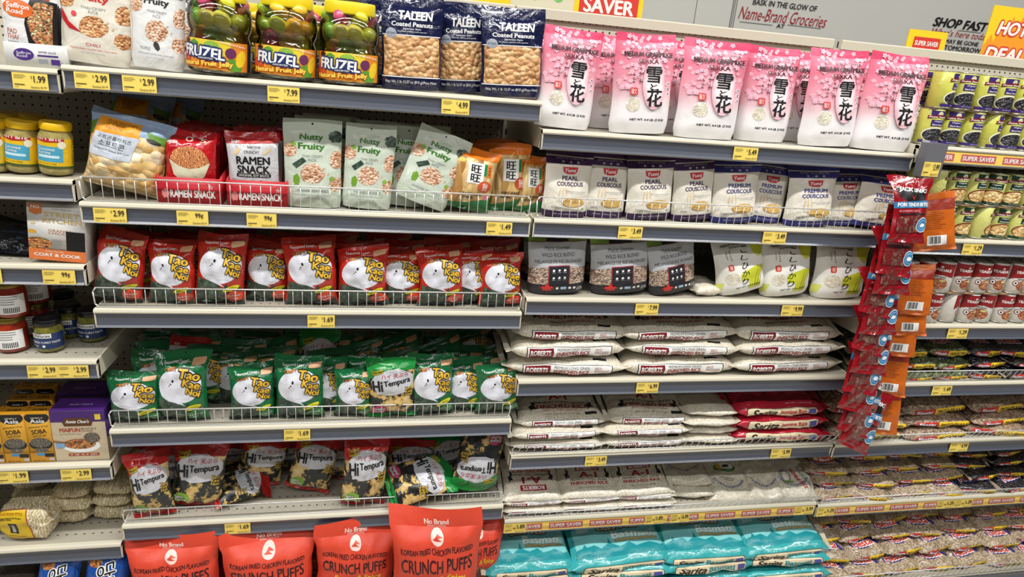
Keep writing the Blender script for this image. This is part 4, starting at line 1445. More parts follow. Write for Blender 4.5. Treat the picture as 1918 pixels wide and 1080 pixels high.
def darkpouch(seed):
    ls = [T(ink('#3c4a66'), 'ROASTED\nSEAWEED', 0.6, 0.5, 0.5, 0.16), T(ink('#3c4a66'), '20', 0.7, 0.3, 0.1, 0.06)]
    return pouch('roasted_seaweed_pouch', 0.22, 0.20, 0.06, film('#10131f', 2), ls, 'pillow', seal=0.1, bseal=0.08, seed=seed, curl=0.02, wr=0.004, body_name='bag_body')


def jerky(seed):
    A = 1.42
    bl, nv = ink('#2f7fb4'), ink('#1f3d66')
    ls = [L_poly(K, [(0.06, 1.14), (0.86, 1.14), (0.92, 1.0), (0.8, 0.9), (0.55, 0.86), (0.3, 0.88), (0.12, 0.95)]), T(W_, 'JACK LINKS', 0.52, 1.11, 0.8, 0.12, b=0.05, sh=0.1), T(ink('#b51b22'), 'V', 0.5, 0.95, 0.1, 0.08, b=0.05), L_poly(ink('#2a6f9e'), [(0, 0.70), (1, 0.78), (1, 0.93), (0, 0.83)]), T(W_, 'PORK TENDER BITES', 0.5, 0.81, 0.9, 0.08, rot=4, b=0.04, sh=0.2), T(ink('#d98f95'), 'KOREAN BBQ', 0.4, 0.665, 0.6, 0.05, rot=4, b=0.03), L_rect(K, 0.12, 0.595, 0.86, 0.625, 4),
          ('part', 'meat_window'), L_poly(jerky_m, [(0.08, 0.52), (0.7, 0.6), (0.92, 0.55), (0.9, 0.24), (0.1, 0.2)]), ('part', None),
          L_ell(W_, 0.80, 0.4, 0.16, 0.16), L_ell(bl, 0.80, 0.4, 0.145, 0.145), L_ell(W_, 0.80, 0.4, 0.105, 0.105), L_ell(bl, 0.80, 0.4, 0.098, 0.098), L_poly(W_, [(0.73, 0.39), (0.76, 0.44), (0.85, 0.43), (0.88, 0.4), (0.85, 0.36), (0.75, 0.35)]), T(ink('#6a0d12'), 'NET WT. 2.85 OZ', 0.5, 0.12, 0.5, 0.03)]
    return pouch('jerky_pouch', 0.13, 0.185, 0.02, film('#8e0e1a', 2), ls, 'pillow', seal=0.12, bseal=0.06, seed=seed, curl=0.008, wr=0.004, back_m=film('#c4611a', 1), body_name='bag_body')


def jerky_back(seed):
    ls = deco_lines(ink('#8a3a10'), 0.2, 0.95, 0.6, 10, 0.045, 0.012) + [L_rect(W_, 0.32, 0.14, 0.78, 0.38)] + [L_rect(K, 0.36 + i * 0.03, 0.18, 0.372 + i * 0.03 + 0.006 * (i % 3), 0.36) for i in range(9)] + [L_poly(ink('#8e2a14'), [(0, 1.0), (1, 1.0), (1, 1.26), (0, 1.26)])]
    return pouch('jerky_pouch', 0.13, 0.185, 0.02, film('#c4611a', 1), ls, 'pillow', seal=0.12, bseal=0.06, seed=seed, curl=0.008, wr=0.003, body_name='bag_body')


# ------------------------------------------------------------------ lying bags
WHEAT = [(0.0, 0.0), (0.03, 0.05), (0.0, 0.1), (0.05, 0.14), (0.03, 0.2), (0.09, 0.16), (0.07, 0.1), (0.1, 0.06), (0.05, 0.06)]


def roberts_label(x0, x1, yc, h, txt2='ENRICHED RICE'):
    rd, rk = ink('#9c1f2b'), ink('#7d1420')
    w = x1 - x0
    return [L_rect(K, x0, yc - h / 2, x1, yc + h / 2), L_rect(W_, x0 + 0.008, yc - h / 2 + 0.008, x1 - 0.008, yc + h / 2 - 0.008), L_rect(rk, x0 + 0.02, yc - h * 0.36, x0 + 0.3 * w, yc + h * 0.36), T(W_, 'ROBERTS', x0 + 0.155 * w, yc, 0.23 * w, h * 0.38, b=0.05),
            T(ink('#2b2428'), 'PREMIUM LONG GRAIN', x0 + 0.54 * w, yc + h * 0.21, 0.4 * w, h * 0.24, b=0.01), T(rd, txt2, x0 + 0.54 * w, yc - h * 0.16, 0.4 * w, h * 0.36, b=0.04), T(rd, 'ARROZ\nENRIQUECIDO', x0 + 0.88 * w, yc, 0.16 * w, h * 0.5, b=0.01)]


def roberts10(seed):
    rd = ink('#9c1f2b')
    a = 0.14
    ls = roberts_label(0.12, 0.88, -0.008, 0.13)
    ls += [T(ink('#2b2428'), 'NET WT 10 LBS (4.54 Kg) PESO NETO', 0.46, a - 0.02, 0.36, 0.024), T(rd, 'ARROZ ENRIQUECIDO', 0.5, a + 0.045, 0.42, 0.04, b=0.03), T(rd, 'ENRICHED RICE', 0.5, a + 0.13, 0.6, 0.06, b=0.04), T(ink('#2b2428'), 'PREMIUM LONG GRAIN', 0.5, a + 0.21, 0.56, 0.04, b=0.02), L_rect(K, 0.72, a - 0.03, 0.84, a + 0.0)]
    for s_ in (0.14, 0.8):
        ls.append(L_poly(K, [(s_ + x * 0.7, a + 0.08 + y * 0.8) for x, y in WHEAT]))
    return lying('white_rice_bag', 0.33, 0.30, 0.064, rice_film, ls, seed, nexp=3.0, wr=0.0045, fin=0.012, side_m=FINM)


def roberts5(seed):
    rd = ink('#9c1f2b')
    a = 0.155
    ls = roberts_label(0.14, 0.9, 0.0, 0.13)
    ls += [T(ink('#2b2428'), 'NET WT 5 LBS (2.27 kg)', 0.5, a, 0.4, 0.025), T(rd, 'ARROZ ENRIQUECIDO', 0.5, a + 0.07, 0.46, 0.04, b=0.015), T(rd, 'ENRICHED RICE', 0.5, a + 0.15, 0.66, 0.075, b=0.04), T(ink('#2b2428'), 'PREMIUM LONG GRAIN', 0.5, a + 0.235, 0.62, 0.05, b=0.02), T(rd, 'A-1', 0.5, a + 0.36, 0.22, 0.13, b=0.05), L_rect(K, 0.76, a - 0.02, 0.9, a + 0.03)]
    for s_ in (0.12, 0.8):
        ls.append(L_poly(K, [(s_ + x, a + 0.06 + y) for x, y in WHEAT]))
    return lying('white_rice_bag', 0.26, 0.24, 0.05, rice_film, ls, seed, nexp=2.7, wr=0.004, fin=0.01, side_m=FINM)


def a1bag(seed, flip=False):
    rd = ink('#9c1f2b')
    a = 0.25
    ls = roberts_label(0.1, 0.95, 0.0, 0.11)
    top = [L_rect(rd, 0.3, a + 0.46, 0.72, a + 0.56), T(W_, 'ROBERTS', 0.51, a + 0.51, 0.36, 0.07, b=0.05), T(rd, 'A-1', 0.5, a + 0.355, 0.32, 0.14, b=0.06), T(ink('#2b2428'), 'PREMIUM LONG GRAIN', 0.5, a + 0.235, 0.66, 0.05, b=0.02), T(rd, 'ENRICHED RICE', 0.5, a + 0.15, 0.66, 0.075, b=0.04), T(ink('#2b2428'), 'NET WT 2 LB (907g)', 0.5, a + 0.03, 0.45, 0.035)]
    if flip:
        top = [L_rect(rd, 0.28, a + 0.02, 0.74, a + 0.16), T(W_, 'ROBERTS', 0.51, a + 0.09, 0.38, 0.09, rot=180, b=0.05), T(rd, 'A-1', 0.5, a + 0.29, 0.34, 0.17, rot=180, b=0.06), T(ink('#2b2428'), 'PREMIUM LONG GRAIN', 0.5, a + 0.43, 0.66, 0.05, rot=180, b=0.02), T(rd, 'ENRICHED RICE', 0.5, a + 0.52, 0.66, 0.08, rot=180, b=0.04)]
    ls += top
    for s_, m_ in ((0.08, 1), (0.9, -1)):
        ls.append(L_poly(K, [(s_ + x * m_, a + 0.2 + y * 1.8) for x, y in WHEAT]))
    return lying('small_rice_bag', 0.17, 0.20, 0.042, rice_film, ls, seed, nexp=3.0, wr=0.003, fin=0.008, side_m=FINM)


def plain_rice(seed, blue=False):
    ls = []
    bl = ink('#3a4a9a')
    if blue:
        for i in range(13):
            t = R(200 + i * 11)
            ls.append(T(bl, 'ขาวหอมมลทยแทอย'[i], 0.5 + 0.36 * cos(t), 0.72 + 0.3 * sin(t), 0.045, 0.05, rot=i * 11 - 70, b=0.03))
        if blue == 'M':
            ls += [L_ell(ink('#3f7a3a'), 0.5, 0.95, 0.25, 0.13), L_ell(ink('#e7e2d4'), 0.5, 0.98, 0.2, 0.1), L_ell(ink('#c8a93a'), 0.36, 0.96, 0.05, 0.1, 20), L_ell(K, 0.52, 0.98, 0.08, 0.04, jag=0.3), T(ink('#3b3b3d'), 'MILAGROSA', 0.5, 0.66, 0.34, 0.04, b=0.01), T(ink('#3b3b3d'), 'WHITE RICE', 0.5, 0.61, 0.26, 0.03)]
        if blue == 'J':
            ls += [T(ink('#c22b33'), 'JASMINE RICE', 0.62, 0.6, 0.62, 0.1, rot=-75, b=0.05), T(ink('#4b7d80'), 'THAI HOM MALI', 0.76, 0.62, 0.6, 0.05, rot=-75, b=0.02), L_ell(GREY, 0.34, 0.66, 0.14, 0.18, jag=0.1), L_ell(ink('#ded9cb'), 0.34, 0.66, 0.09, 0.12, jag=0.1), L_ell(ink('#7d9a45'), 0.38, 0.5, 0.12, 0.03)]
    return lying('small_rice_bag', 0.17, 0.21, 0.045, rice_film, ls, seed, nexp=2.8, wr=0.005, fin=0.008, side_m=FINM)


rice_film = food('white_rice_in_clear_film', [(0.0, '#bab19d'), (0.5, '#d6cebc'), (1.0, '#e8e2d2')], 330, 0.28, 0.35, dist=0.0016)
FINM = mat('clear_bag_end', '#d5cdbb', 0.25, 0, 0.4, 30)


def sarita(kind, seed):
    teal = kind == 'basmati'
    base, dk = ('#3cabae', '#1b8f97') if teal else ('#b81d35', '#8c1228')
    nm = 'Basmati' if teal else 'Jasmine Rice'
    tan = ink('#e2d3b0')
    a = 0.24
    lt = ink('#7fc8c9') if teal else ink('#c9364d')
    ls = [L_poly(lt, [(0.05, a + 0.02), (0.95, a + 0.02), (0.95, a + 0.42), (0.5, a + 0.5), (0.05, a + 0.42)]),
          L_poly(ink(dk), [(0.04, a - 0.03), (0.05, a + 0.09), (0.12, a + 0.12), (0.14, a + 0.18), (0.16, a + 0.12), (0.24, a + 0.15), (0.3, a + 0.09), (0.38, a + 0.16), (0.40, a + 0.25), (0.42, a + 0.16), (0.5, a + 0.1), (0.6, a + 0.15), (0.66, a + 0.08), (0.8, a + 0.12), (0.9, a + 0.06), (0.96, a + 0.08), (0.96, a - 0.03)])]
    br = ink('#4a3018')
    ls += [L_round(br, 0.10, -0.085, 0.90, 0.085, 0.03), L_round(tan, 0.107, -0.078, 0.893, 0.078, 0.03), T(ink('#2b1c10'), 'Sarita', 0.29, 0.0, 0.30, 0.11, b=0.05, sh=0.35), T(ink('#1d8a92') if teal else ink('#b81d35'), nm, 0.62, 0.0, 0.30, 0.09, b=0.05), L_rect(ink('#4a4f9a'), 0.80, -0.045, 0.88, 0.05, 4)]
    ls += [T(ink('#cfe6e0') if teal else ink('#e8c6c8'), 'NET WT. 5 LBS (2.27 kg)', 0.7, 0.15, 0.3, 0.03), T(ink('#eef4f0'), nm, 0.66, a + 0.28, 0.44, 0.11, b=0.05), L_round(ink('#a08a4a'), 0.46, a + 0.175, 0.92, a + 0.215, 0.02), T(ink('#f3eacb'), 'Naturally Fragrant Aged Rice', 0.69, a + 0.195, 0.42, 0.026, b=0.01), T(tan, 'Sarita', 0.52, a + 0.42, 0.44, 0.12, b=0.05, sh=0.35, out=br, ob=0.12), L_rect(ink('#bfe0dc') if teal else ink('#d98a95'), 0.1, a + 0.36, 0.22, a + 0.43)]
    for i in range(4):
        ls.append(L_ell(ink('#b5dedb') if teal else ink('#cf6a78'), 0.90, a + 0.24 + 0.08 * i, 0.033, 0.032))
    return lying(('basmati' if teal else 'jasmine') + '_rice_bag', 0.27, 0.26, 0.075 if teal else 0.06, film(base, 2), ls, seed, nexp=3.2, wr=0.006, fin=0.012, side_m=film('#c9bda8' if teal else base, 2))


def fiesta(fill, word, seed, W=0.16, Dp=0.19, H=0.045, yellow=True):
    rd, bl, yl = ink('#c6311f'), ink('#2a2a7c'), ink('#e8c22c')
    a = 0.14
    ls = [L_ell(bl, 0.47, a + 0.30, 0.36, 0.15, 4, jag=0.02), T(rd, 'Fiesta', 0.47, a + 0.30, 0.58, 0.2, rot=4, b=0.07, out=W_, ob=0.12), L_ell(bl, 0.86, a + 0.26, 0.05, 0.08, 20)]
    ls += [L_round(yl, 0.42, a + 0.5, 0.95, a + 0.59, 0.03), T(K, word, 0.68, a + 0.545, 0.44, 0.055, b=0.03)]
    ls += [L_round(rd, 0.1, -0.05, 0.44, 0.06, 0.03), T(W_, 'Fiesta', 0.27, 0.0, 0.26, 0.07, b=0.04, out=bl, ob=0.1), L_round(yl, 0.44, -0.05, 0.93, 0.06, 0.03), T(K, word, 0.68, 0.0, 0.42, 0.055, b=0.03)]
    return lying('dried_bean_bag', W, Dp, H, fill, ls, seed, nexp=2.7, wr=0.005, fin=0.01, side_m=mat('clear_bean_bag_end', '#a3927e', 0.2, 0, 0.5, 30))


# ------------------------------------------------------------------ cans, jars, boxes
def can(kind, seed=0):
    rad, H = (0.0375, 0.115)
    mb, parts = MB(), {}
    base = {'black': '#c9c95c', 'chick': '#d2d37c', 'pinto': '#d9d6cf'}[kind]
    metal = mat('tin_rim', '#b9b9b6', 0.25, 0.9)
    mb.lathe([(rad * 0.97, 0.003), (rad, 0.004), (rad, H - 0.004), (rad * 0.97, H - 0.003)], film(base, 1), 28)
    lid = MB()
    lid.lathe([(rad * 0.9, H - 0.005), (rad * 0.98, H - 0.002), (rad * 1.015, H), (rad * 0.98, H), (rad * 0.93, H - 0.0035), (0.001, H - 0.0035)], metal, 28)
    parts['can_lid'] = lid
    low = MB()
    low.lathe([(rad * 0.97, 0.0), (rad * 1.015, 0.0005), (rad * 0.99, 0.004)], metal, 28)
    parts['bottom_rim'] = low
    span = 150
    n = 18
    P = [[Vector((rad * sin(R(-span / 2 + span * i / n)), -rad * cos(R(-span / 2 + span * i / n)), z)) for i in range(n + 1)] for z in (0.006, H - 0.006)]
    A = (H - 0.012) / (rad * R(span))
    s = Surf(P, 0, 1, 0, A)
    if kind == 'pinto':
        rd = ink('#8e1c20')
        ls = [L_rect(rd, 0, A * 0.62, 1, A), L_poly(rd, [(0, A * 0.62), (1, A * 0.62), (1, A * 0.5), (0.6, A * 0.58), (0.2, A * 0.54), (0, A * 0.46)]), T(W_, 'TEASDALE', 0.5, A * 0.76, 0.66, 0.1, b=0.05), L_ell(W_, 0.5, A * 0.87, 0.05, 0.03), T(K, 'PINTO BEANS', 0.5, A * 0.5, 0.4, 0.055, b=0.03), L_ell(ink('#a04a30'), 0.56, A * 0.26, 0.25, 0.2), L_ell(pintoc_m, 0.56, A * 0.26, 0.23, 0.18), L_ell(ink('#d9cd8a'), 0.62, A * 0.38, 0.1, 0.04), L_ell(rd, 0.26, A * 0.36, 0.1, 0.1), L_ell(W_, 0.26, A * 0.36, 0.075, 0.075), L_ell(K, 0.26, A * 0.36, 0.035, 0.035)]
    else:
        dk = ink('#3d2a72' if kind == 'black' else '#17392b')
        mr = ink('#7c1f24')
        fm = blackb_m if kind == 'black' else chick_m
        ls = [L_rect(dk, 0.2, A * 0.86, 0.8, A), L_ell(ink('#d9d2a4'), 0.5, A * 0.89, 0.09, 0.09), L_poly(mr, [(0.12, A * 0.74), (0.5, A * 0.80), (0.88, A * 0.74), (0.88, A * 0.84), (0.5, A * 0.88), (0.12, A * 0.84)]), T(W_, "Aunt Penny's", 0.5, A * 0.80, 0.7, 0.075, b=0.04), L_rect(dk, 0.26, A * 0.52, 0.76, A * 0.72), T(W_, 'Organic', 0.5, A * 0.67, 0.3, 0.06, b=0.02, sh=0.3), T(W_, 'Black Beans' if kind == 'black' else 'Garbanzo Beans', 0.5, A * 0.57, 0.38, 0.045, b=0.03),
              L_ell(ink('#e8e6cf') if kind == 'black' else ink('#7c2f24'), 0.5, A * 0.26, 0.45, 0.25), L_ell(fm, 0.5, A * 0.25, 0.41, 0.215), L_rect(dk, 0, 0, 1, A * 0.085), T(W_, 'NET WT 15 OZ (425g)', 0.55, A * 0.042, 0.4, 0.03)]
    print_on(s, ls, mb, thr=0.12, parts=parts)
    # the ingredients panel round the back half
    root = finish('bean_can', mb, parts, 'can_body')
    root['H'], root['W'] = H, rad * 2
    return root


def jar(kind):
    mb, parts = MB(), {}
    if kind == 'yellow':
        r, H = 0.036, 0.122
        mb.lathe([(r * .8, 0), (r * .97, .004), (r, .014), (r, .092), (r * .86, .102), (r * .84, .108)], food('korma_sauce', [(0.3, '#8f8146'), (0.7, '#b5a86a')], 60, 0.15, 0.2, 'noise'), 28)
        lid = MB(); lid.lathe([(r * .93, .105), (r * .94, .107), (r * .94, .120), (r * .88, .1225), (r * .7, .1215), (.001, .1215)], mat('yellow_lid', '#e3b512', 0.35), 28)
        parts['lid'] = lid
        lab = [L_rect(ink('#e5bb1e'), 0, 0, 1, 0.62), L_rect(ink('#4a5a2a'), 0, 0, 1, 0.045), L_poly(ink('#b8282a'), [(0.18, 0.6), (0.78, 0.6), (0.78, 0.5), (0.48, 0.47), (0.18, 0.5)]), T(W_, 'TASTY BITE', 0.48, 0.545, 0.5, 0.07, b=0.04), L_rect(ink('#4ba3c4'), 0.26, 0.12, 0.76, 0.40), T(W_, 'Coconut\nKorma', 0.48, 0.32, 0.3, 0.12, b=0.02), L_round(ink('#c9e4ee'), 0.32, 0.19, 0.7, 0.24, 0.02), L_ell(OFFW, 0.74, 0.44, 0.07, 0.07), T(K, 'NET WT 12 OZ (340g)', 0.45, 0.08, 0.4, 0.03)] + deco_lines(K, 0.93, 0.6, 0.07, 14, 0.04, 0.014)
        y0, y1, lr = 0.018, 0.088, r + 0.0004
    elif kind == 'curry':
        r, H = 0.037, 0.098
        mb.lathe([(r * .82, 0), (r * .98, .004), (r, .012), (r, .06), (r * .92, .072), (r * .84, .078), (r * .84, .084)], food('green_curry_paste', [(0.3, '#5a5a22'), (0.7, '#86823c')], 60, 0.12, 0.2, 'noise'), 28)
        lid = MB(); lid.lathe([(r * .92, .08), (r * .95, .082), (r * .95, .094), (r * .88, .098), (.001, .097)], mat('black_lid', '#15151a', 0.3), 28)
        parts['lid'] = lid
        lab = [L_rect(ink('#1e3566'), 0, 0, 1, 0.44), L_poly(ink('#2d7a52'), [(0, 0.44), (0.35, 0.44), (0.2, 0.34), (0, 0.28)]), L_rect(W_, 0.32, 0.25, 0.72, 0.40), T(K, 'THAI\nDRAGON', 0.52, 0.325, 0.34, 0.11, b=0.03), T(W_, 'THAI GREEN CURRY PASTE', 0.52, 0.15, 0.72, 0.05, b=0.02), T(W_, 'NET WT 7 OZ', 0.3, 0.06, 0.3, 0.04, b=0.02), L_ell(W_, 0.56, 0.06, 0.03, 0.03)]
        y0, y1, lr = 0.014, 0.060, r + 0.0004
    else:
        r, H = 0.040, 0.105
        mb.lathe([(r * .8, 0), (r * .98, .005), (r, .015), (r, .075), (r * .88, .086), (r * .86, .092)], food('red_sauce', [(0.3, '#7a1d12'), (0.7, '#a83a1c')], 60, 0.12, 0.2, 'noise'), 28)
        lid = MB(); lid.lathe([(r * .92, .088), (r * .94, .09), (r * .94, .102), (r * .88, .105), (.001, .104)], mat('brass_lid', '#7d6a2a', 0.3, 0.6), 28)
        parts['lid'] = lid
        lab = [L_rect(ink('#8c2018'), 0, 0, 0.5, 0.55), T(ink('#d8a48a'), 'CHILI\nPASTE', 0.25, 0.28, 0.34, 0.24, b=0.02), L_rect(W_, 0.5, 0.0, 1, 0.55)] + deco_lines(GREY, 0.55, 0.5, 0.36, 7, 0.05, 0.018) + [L_rect(K, 0.62 + i * 0.03, 0.03, 0.635 + i * 0.03, 0.14) for i in range(9)]
        y0, y1, lr = 0.014, 0.070, r + 0.0004
    span, n = 200, 22
    P = [[Vector((lr * sin(R(-span / 2 + span * i / n)), -lr * cos(R(-span / 2 + span * i / n)), z)) for i in range(n + 1)] for z in (y0, y1)]
    s = Surf(P, 0, 1, 0, (y1 - y0) / (lr * R(span)) )
    lm = MB()
    print_on(s, lab, lm, thr=0.1)
    parts['paper_label'] = lm
    root = finish({'yellow': 'curry_sauce_jar', 'curry': 'curry_paste_jar', 'red': 'chili_sauce_jar'}[kind], mb, parts, 'jar_body')
    root['W'], root['H'], root['T'] = 2 * r, H, 2 * r
    return root


def jelly_jar(seed):
    g = random.Random(seed)
    mb, parts = MB(), {}
    r, H = 0.085, 0.245
    mb.lathe([(r * .85, 0.0), (r * .96, .006), (r * .99, .02), (r * .99, .09), (r * .93, .108), (r * .9, .116), (r * .97, .130), (r, .155), (r * .97, .185), (r * .85, .205), (r * .74, .213), (r * .74, .222)], GLASS, 40)
    lid = MB()
    lid.lathe([(r * .76, .207), (r * .82, .208), (r * .83, .213), (r * .83, .240), (r * .80, .245), (.001, .245)], mat('yellow_jar_lid', '#e9cf1c', 0.35), 40)
    parts['lid'] = lid
    cols = ['#e0d83a', '#a8c83a', '#f0b52c', '#8f5a98', '#d0557a', '#8cc84c', '#ece070', '#f2c83c', '#d2da50', '#e8e060']
    k = 0
    for lv in range(5):
        z = 0.028 + lv * 0.043
        n = 7 if lv != 4 else 6
        for q in range(n):
            t = 2 * pi * (q + 0.5 * (lv % 2)) / n + g.random() * 0.3
            rr = 0.052 if lv != 2 else 0.046
            x, y = rr * cos(t), rr * sin(t)
            c = g.choice(cols)
            cup = MB()
            mm = mat('fruit_jelly_' + c.strip('#'), c, 0.18, 0, 0.2, 20, coat=0.6)
            # a fruit-shaped cup: fat lower end, narrow upper end, foil flange
            prof = [(.001, -.027), (.015, -.025), (.025, -.013), (.028, 0), (.023, .015), (.012, .025), (.001, .028)]
            vs, fs, nn = [], [], 12
            M = Matrix.Rotation(g.random() * 6, 3, 'Z') @ Matrix.Rotation(g.random() * 3, 3, 'X')
            for pr, pz in prof:
                for a in range(nn):
                    an = 2 * pi * a / nn
                    vs.append(tuple(M @ Vector((pr * cos(an), pr * sin(an) * 0.8, pz)) + Vector((x, y, z))))
            for j in range(len(prof) - 1):
                for a in range(nn):
                    fs.append((j * nn + a, j * nn + (a + 1) % nn, (j + 1) * nn + (a + 1) % nn, (j + 1) * nn + a))
            cup.add(vs, fs, mm)
            parts['jelly_cup' if k == 0 else 'jelly_cup.%03d' % k] = cup
            k += 1
    lr = r * .99 + 0.0006
    span, n = 170, 26
    P = [[Vector((lr * sin(R(-span / 2 + span * i / n)), -lr * cos(R(-span / 2 + span * i / n)), z)) for i in range(n + 1)] for z in (.014, .096)]
    A = .082 / (lr * R(span))
    s = Surf(P, 0, 1, 0, A)
    lm = MB()
    og, yl, gn, rd, pu = ink('#e8912a'), ink('#f0cf2e'), ink('#5d9a34'), ink('#cf4a26'), ink('#6a2f5c')
    lab = [L_rect(og, 0.0, 0, 1, A), L_rect(ink('#ecd03a'), 0.24, A * 0.5, 0.7, A), L_ell(gn, 0.3, A * .8, 0.06, 0.05, jag=0.1), L_ell(ink('#8fb84a'), 0.5, A * .82, 0.08, 0.05), L_ell(K, 0.18, A * .86, 0.045, 0.05, jag=0.25), L_ell(og, 0.2, A * .68, 0.05, 0.05), L_ell(rd, 0.14, A * .3, 0.1, 0.08), L_ell(gn, 0.74, A * .2, 0.1, 0.07, -20), L_ell(yl, 0.82, A * .45, 0.06, 0.1, -20), L_ell(pu, 0.7, A * .62, 0.06, 0.06), L_rect(ink('#2b2b3c'), 0.92, 0, 1, A),
           T(W_, 'FRUZEL', 0.40, A * .56, 0.48, 0.125, rot=-3, b=0.1, out=ink('#26366e'), ob=0.2), L_ell(ink('#1f2b5c'), 0.44, A * .36, 0.11, 0.025), T(W_, 'ASSORTED', 0.44, A * .36, 0.16, 0.02, b=0.02), T(ink('#f2e05a'), 'Natural Fruit Jelly', 0.42, A * .16, 0.6, 0.07, rot=3, b=0.05, out=rd, ob=0.12), T(W_, 'All Natural Juice', 0.72, A * .92, 0.3, 0.03, rot=-8, b=0.02)]
    print_on(s, lab, lm, thr=0.07)
    parts['paper_label'] = lm
    root = finish('fruit_jelly_jar', mb, parts, 'jar_body')
    root['W'], root['H'], root['T'] = 2 * r, H, 2 * r
    return root


def carton(name, W, H, Dp, body, front, top=None, side=None, open_front=0.0, tray=False, top_m=None, side_m=None):
    """a card box; origin at the foot of its middle; front art 0..1 x 0..H/W; tray = open at the top with walls"""
    mb, parts = MB(), {}
    hw = W / 2
    if not tray:
        mb.box(-hw, hw, -Dp / 2, Dp / 2, 0, H, body)
    else:
        t = 0.0015
        fh = H * (1 - open_front)
        mb.box(-hw, hw, -Dp / 2, -Dp / 2 + t, 0, fh, body)
        mb.box(-hw, hw, Dp / 2 - t, Dp / 2, 0, H, body)
        mb.prism([(-Dp / 2 + t, 0), (Dp / 2 - t, 0), (Dp / 2 - t, H), (-Dp / 2 + t, fh)], -hw, -hw + t, body)
        mb.prism([(-Dp / 2 + t, 0), (Dp / 2 - t, 0), (Dp / 2 - t, H), (-Dp / 2 + t, fh)], hw - t, hw, body)
        mb.box(-hw + t, hw - t, -Dp / 2 + t, Dp / 2 - t, 0, t, body)
        H = fh
    s = Surf([[Vector((x, -Dp / 2, z)) for x in (-hw, hw)] for z in (0, H)], 0, 1, 0, H / W)
    print_on(s, front, mb, 9, parts=parts)
    if top:
        s = Surf([[Vector((x, y, H)) for x in (-hw, hw)] for y in (-Dp / 2, Dp / 2)], 0, 1, 0, Dp / W)
        print_on(s, top, mb, 9, parts=parts)
    if side:
        s = Surf([[Vector((hw, y, z)) for y in (-Dp / 2, Dp / 2)] for z in (0, H)], 0, 1, 0, H / Dp)
        print_on(s, side, mb, 9, parts=parts)
    root = finish(name, mb, parts, 'carton_body')
    root['W'], root['H'], root['T'] = W, H, Dp
    return root


def soba_box():
    og, bk = ink('#c48a1e'), ink('#1c1916')
    fr = [L_ell(bk, 0.5, 1.98, 0.5, 0.27), T(W_, 'SIMPLY', 0.5, 1.96, 0.5, 0.06), T(W_, 'Asia', 0.5, 1.83, 0.6, 0.17, b=0.03), T(bk, 'JAPANESE STYLE', 0.5, 1.56, 0.8, 0.09, rot=5, b=0.01), T(bk, 'SOBA', 0.5, 1.36, 0.62, 0.2, rot=5, b=0.03), T(bk, 'NOODLES', 0.5, 1.17, 0.55, 0.09, rot=5, b=0.01),
          L_rect(W_, 0, 1.96, 0, 1.96), L_ell(ink('#20201f'), 0.5, 0.78, 0.48, 0.24), L_ell(buckwheat, 0.5, 0.86, 0.42, 0.22), L_rect(buckwheat, 0.26, 0.4, 0.76, 0.6), L_rect(og, 0, 0, 1, 0.42), L_rect(buckwheat, 0.26, 0.44, 0.76, 0.62), L_rect(ink('#3f8fc0'), 0.28, 0.28, 0.6, 0.4), L_rect(bk, 0.6, 0.22, 0.98, 0.38), L_rect(ink('#b9bfd0'), 0.76, 0.06, 0.96, 0.17), T(K, 'NET WT 14 OZ', 0.35, 0.06, 0.5, 0.05)]
    tp = [L_rect(og, 0, 0, 1, 0.8), T(bk, 'SOBA', 0.5, 0.4, 0.6, 0.2, b=0.02), L_ell(bk, 0.5, 0.75, 0.4, 0.06)]
    return carton('soba_noodle_box', 0.075, 0.16, 0.06, film('#d19a2e', 0), fr, tp)


def maifun_box():
    pu = ink('#45206e')
    A = 1.25
    fr = [L_rect(ink('#c8b79a'), 0, 0, 1, A), L_rect(pu, 0, A * .78, 1, A), L_poly(ink('#5b3413'), [(0.24, A * .70), (0.74, A * .70), (0.77, A * .78), (0.70, A * .86), (0.28, A * .86), (0.21, A * .78)]), T(W_, "Annie Chun's", 0.49, A * .79, 0.44, 0.08, b=0.04, sh=0.3), T(ink('#a8391f'), 'MAIFUN', 0.33, A * .62, 0.38, 0.10, b=0.04), T(ink('#5a4632'), 'BROWN RICE\nNOODLES', 0.68, A * .62, 0.28, 0.1, b=0.01), T(ink('#5a4632'), 'Made with 100% Whole Grain', 0.33, A * .54, 0.38, 0.025),
          L_ell(W_, 0.50, A * .30, 0.36, 0.17), L_ell(bowl_m, 0.48, A * .34, 0.30, 0.13), L_ell(ink('#7a5a3a'), 0.72, A * .46, 0.15, 0.13), L_ell(buckwheat, 0.72, A * .46, 0.135, 0.115), L_rect(ink('#7fa8cf'), 0.04, A * .27, 0.2, A * .36), L_poly(ink('#8a5a2c'), [(0.0, A * .42), (0.4, A * .36), (0.4, A * .345), (0.0, A * .39)]), L_round(ink('#a34a2e'), 0.24, A * .09, 0.82, A * .15, 0.01), T(W_, 'V  GF  N  P  KEY', 0.53, A * .12, 0.5, 0.04), L_rect(ink('#e0c23a'), 0.82, A * .82, 0.93, A * .93)]
    tp = [L_rect(pu, 0, 0, 1, 0.5), T(ink('#a99ac8'), "Annie Chun's", 0.5, 0.25, 0.44, 0.07, b=0.02)]
    sd = [L_rect(ink('#b8a78a'), 0, 0, 1, 9 * 0.1), L_rect(pu, 0, 1.55, 1, 2.0)] + deco_lines(GREY, 0.15, 1.4, 0.7, 16, 0.08, 0.02)
    return carton('rice_noodle_box', 0.135, 0.169, 0.085, film('#45206e', 0), fr, tp, sd)


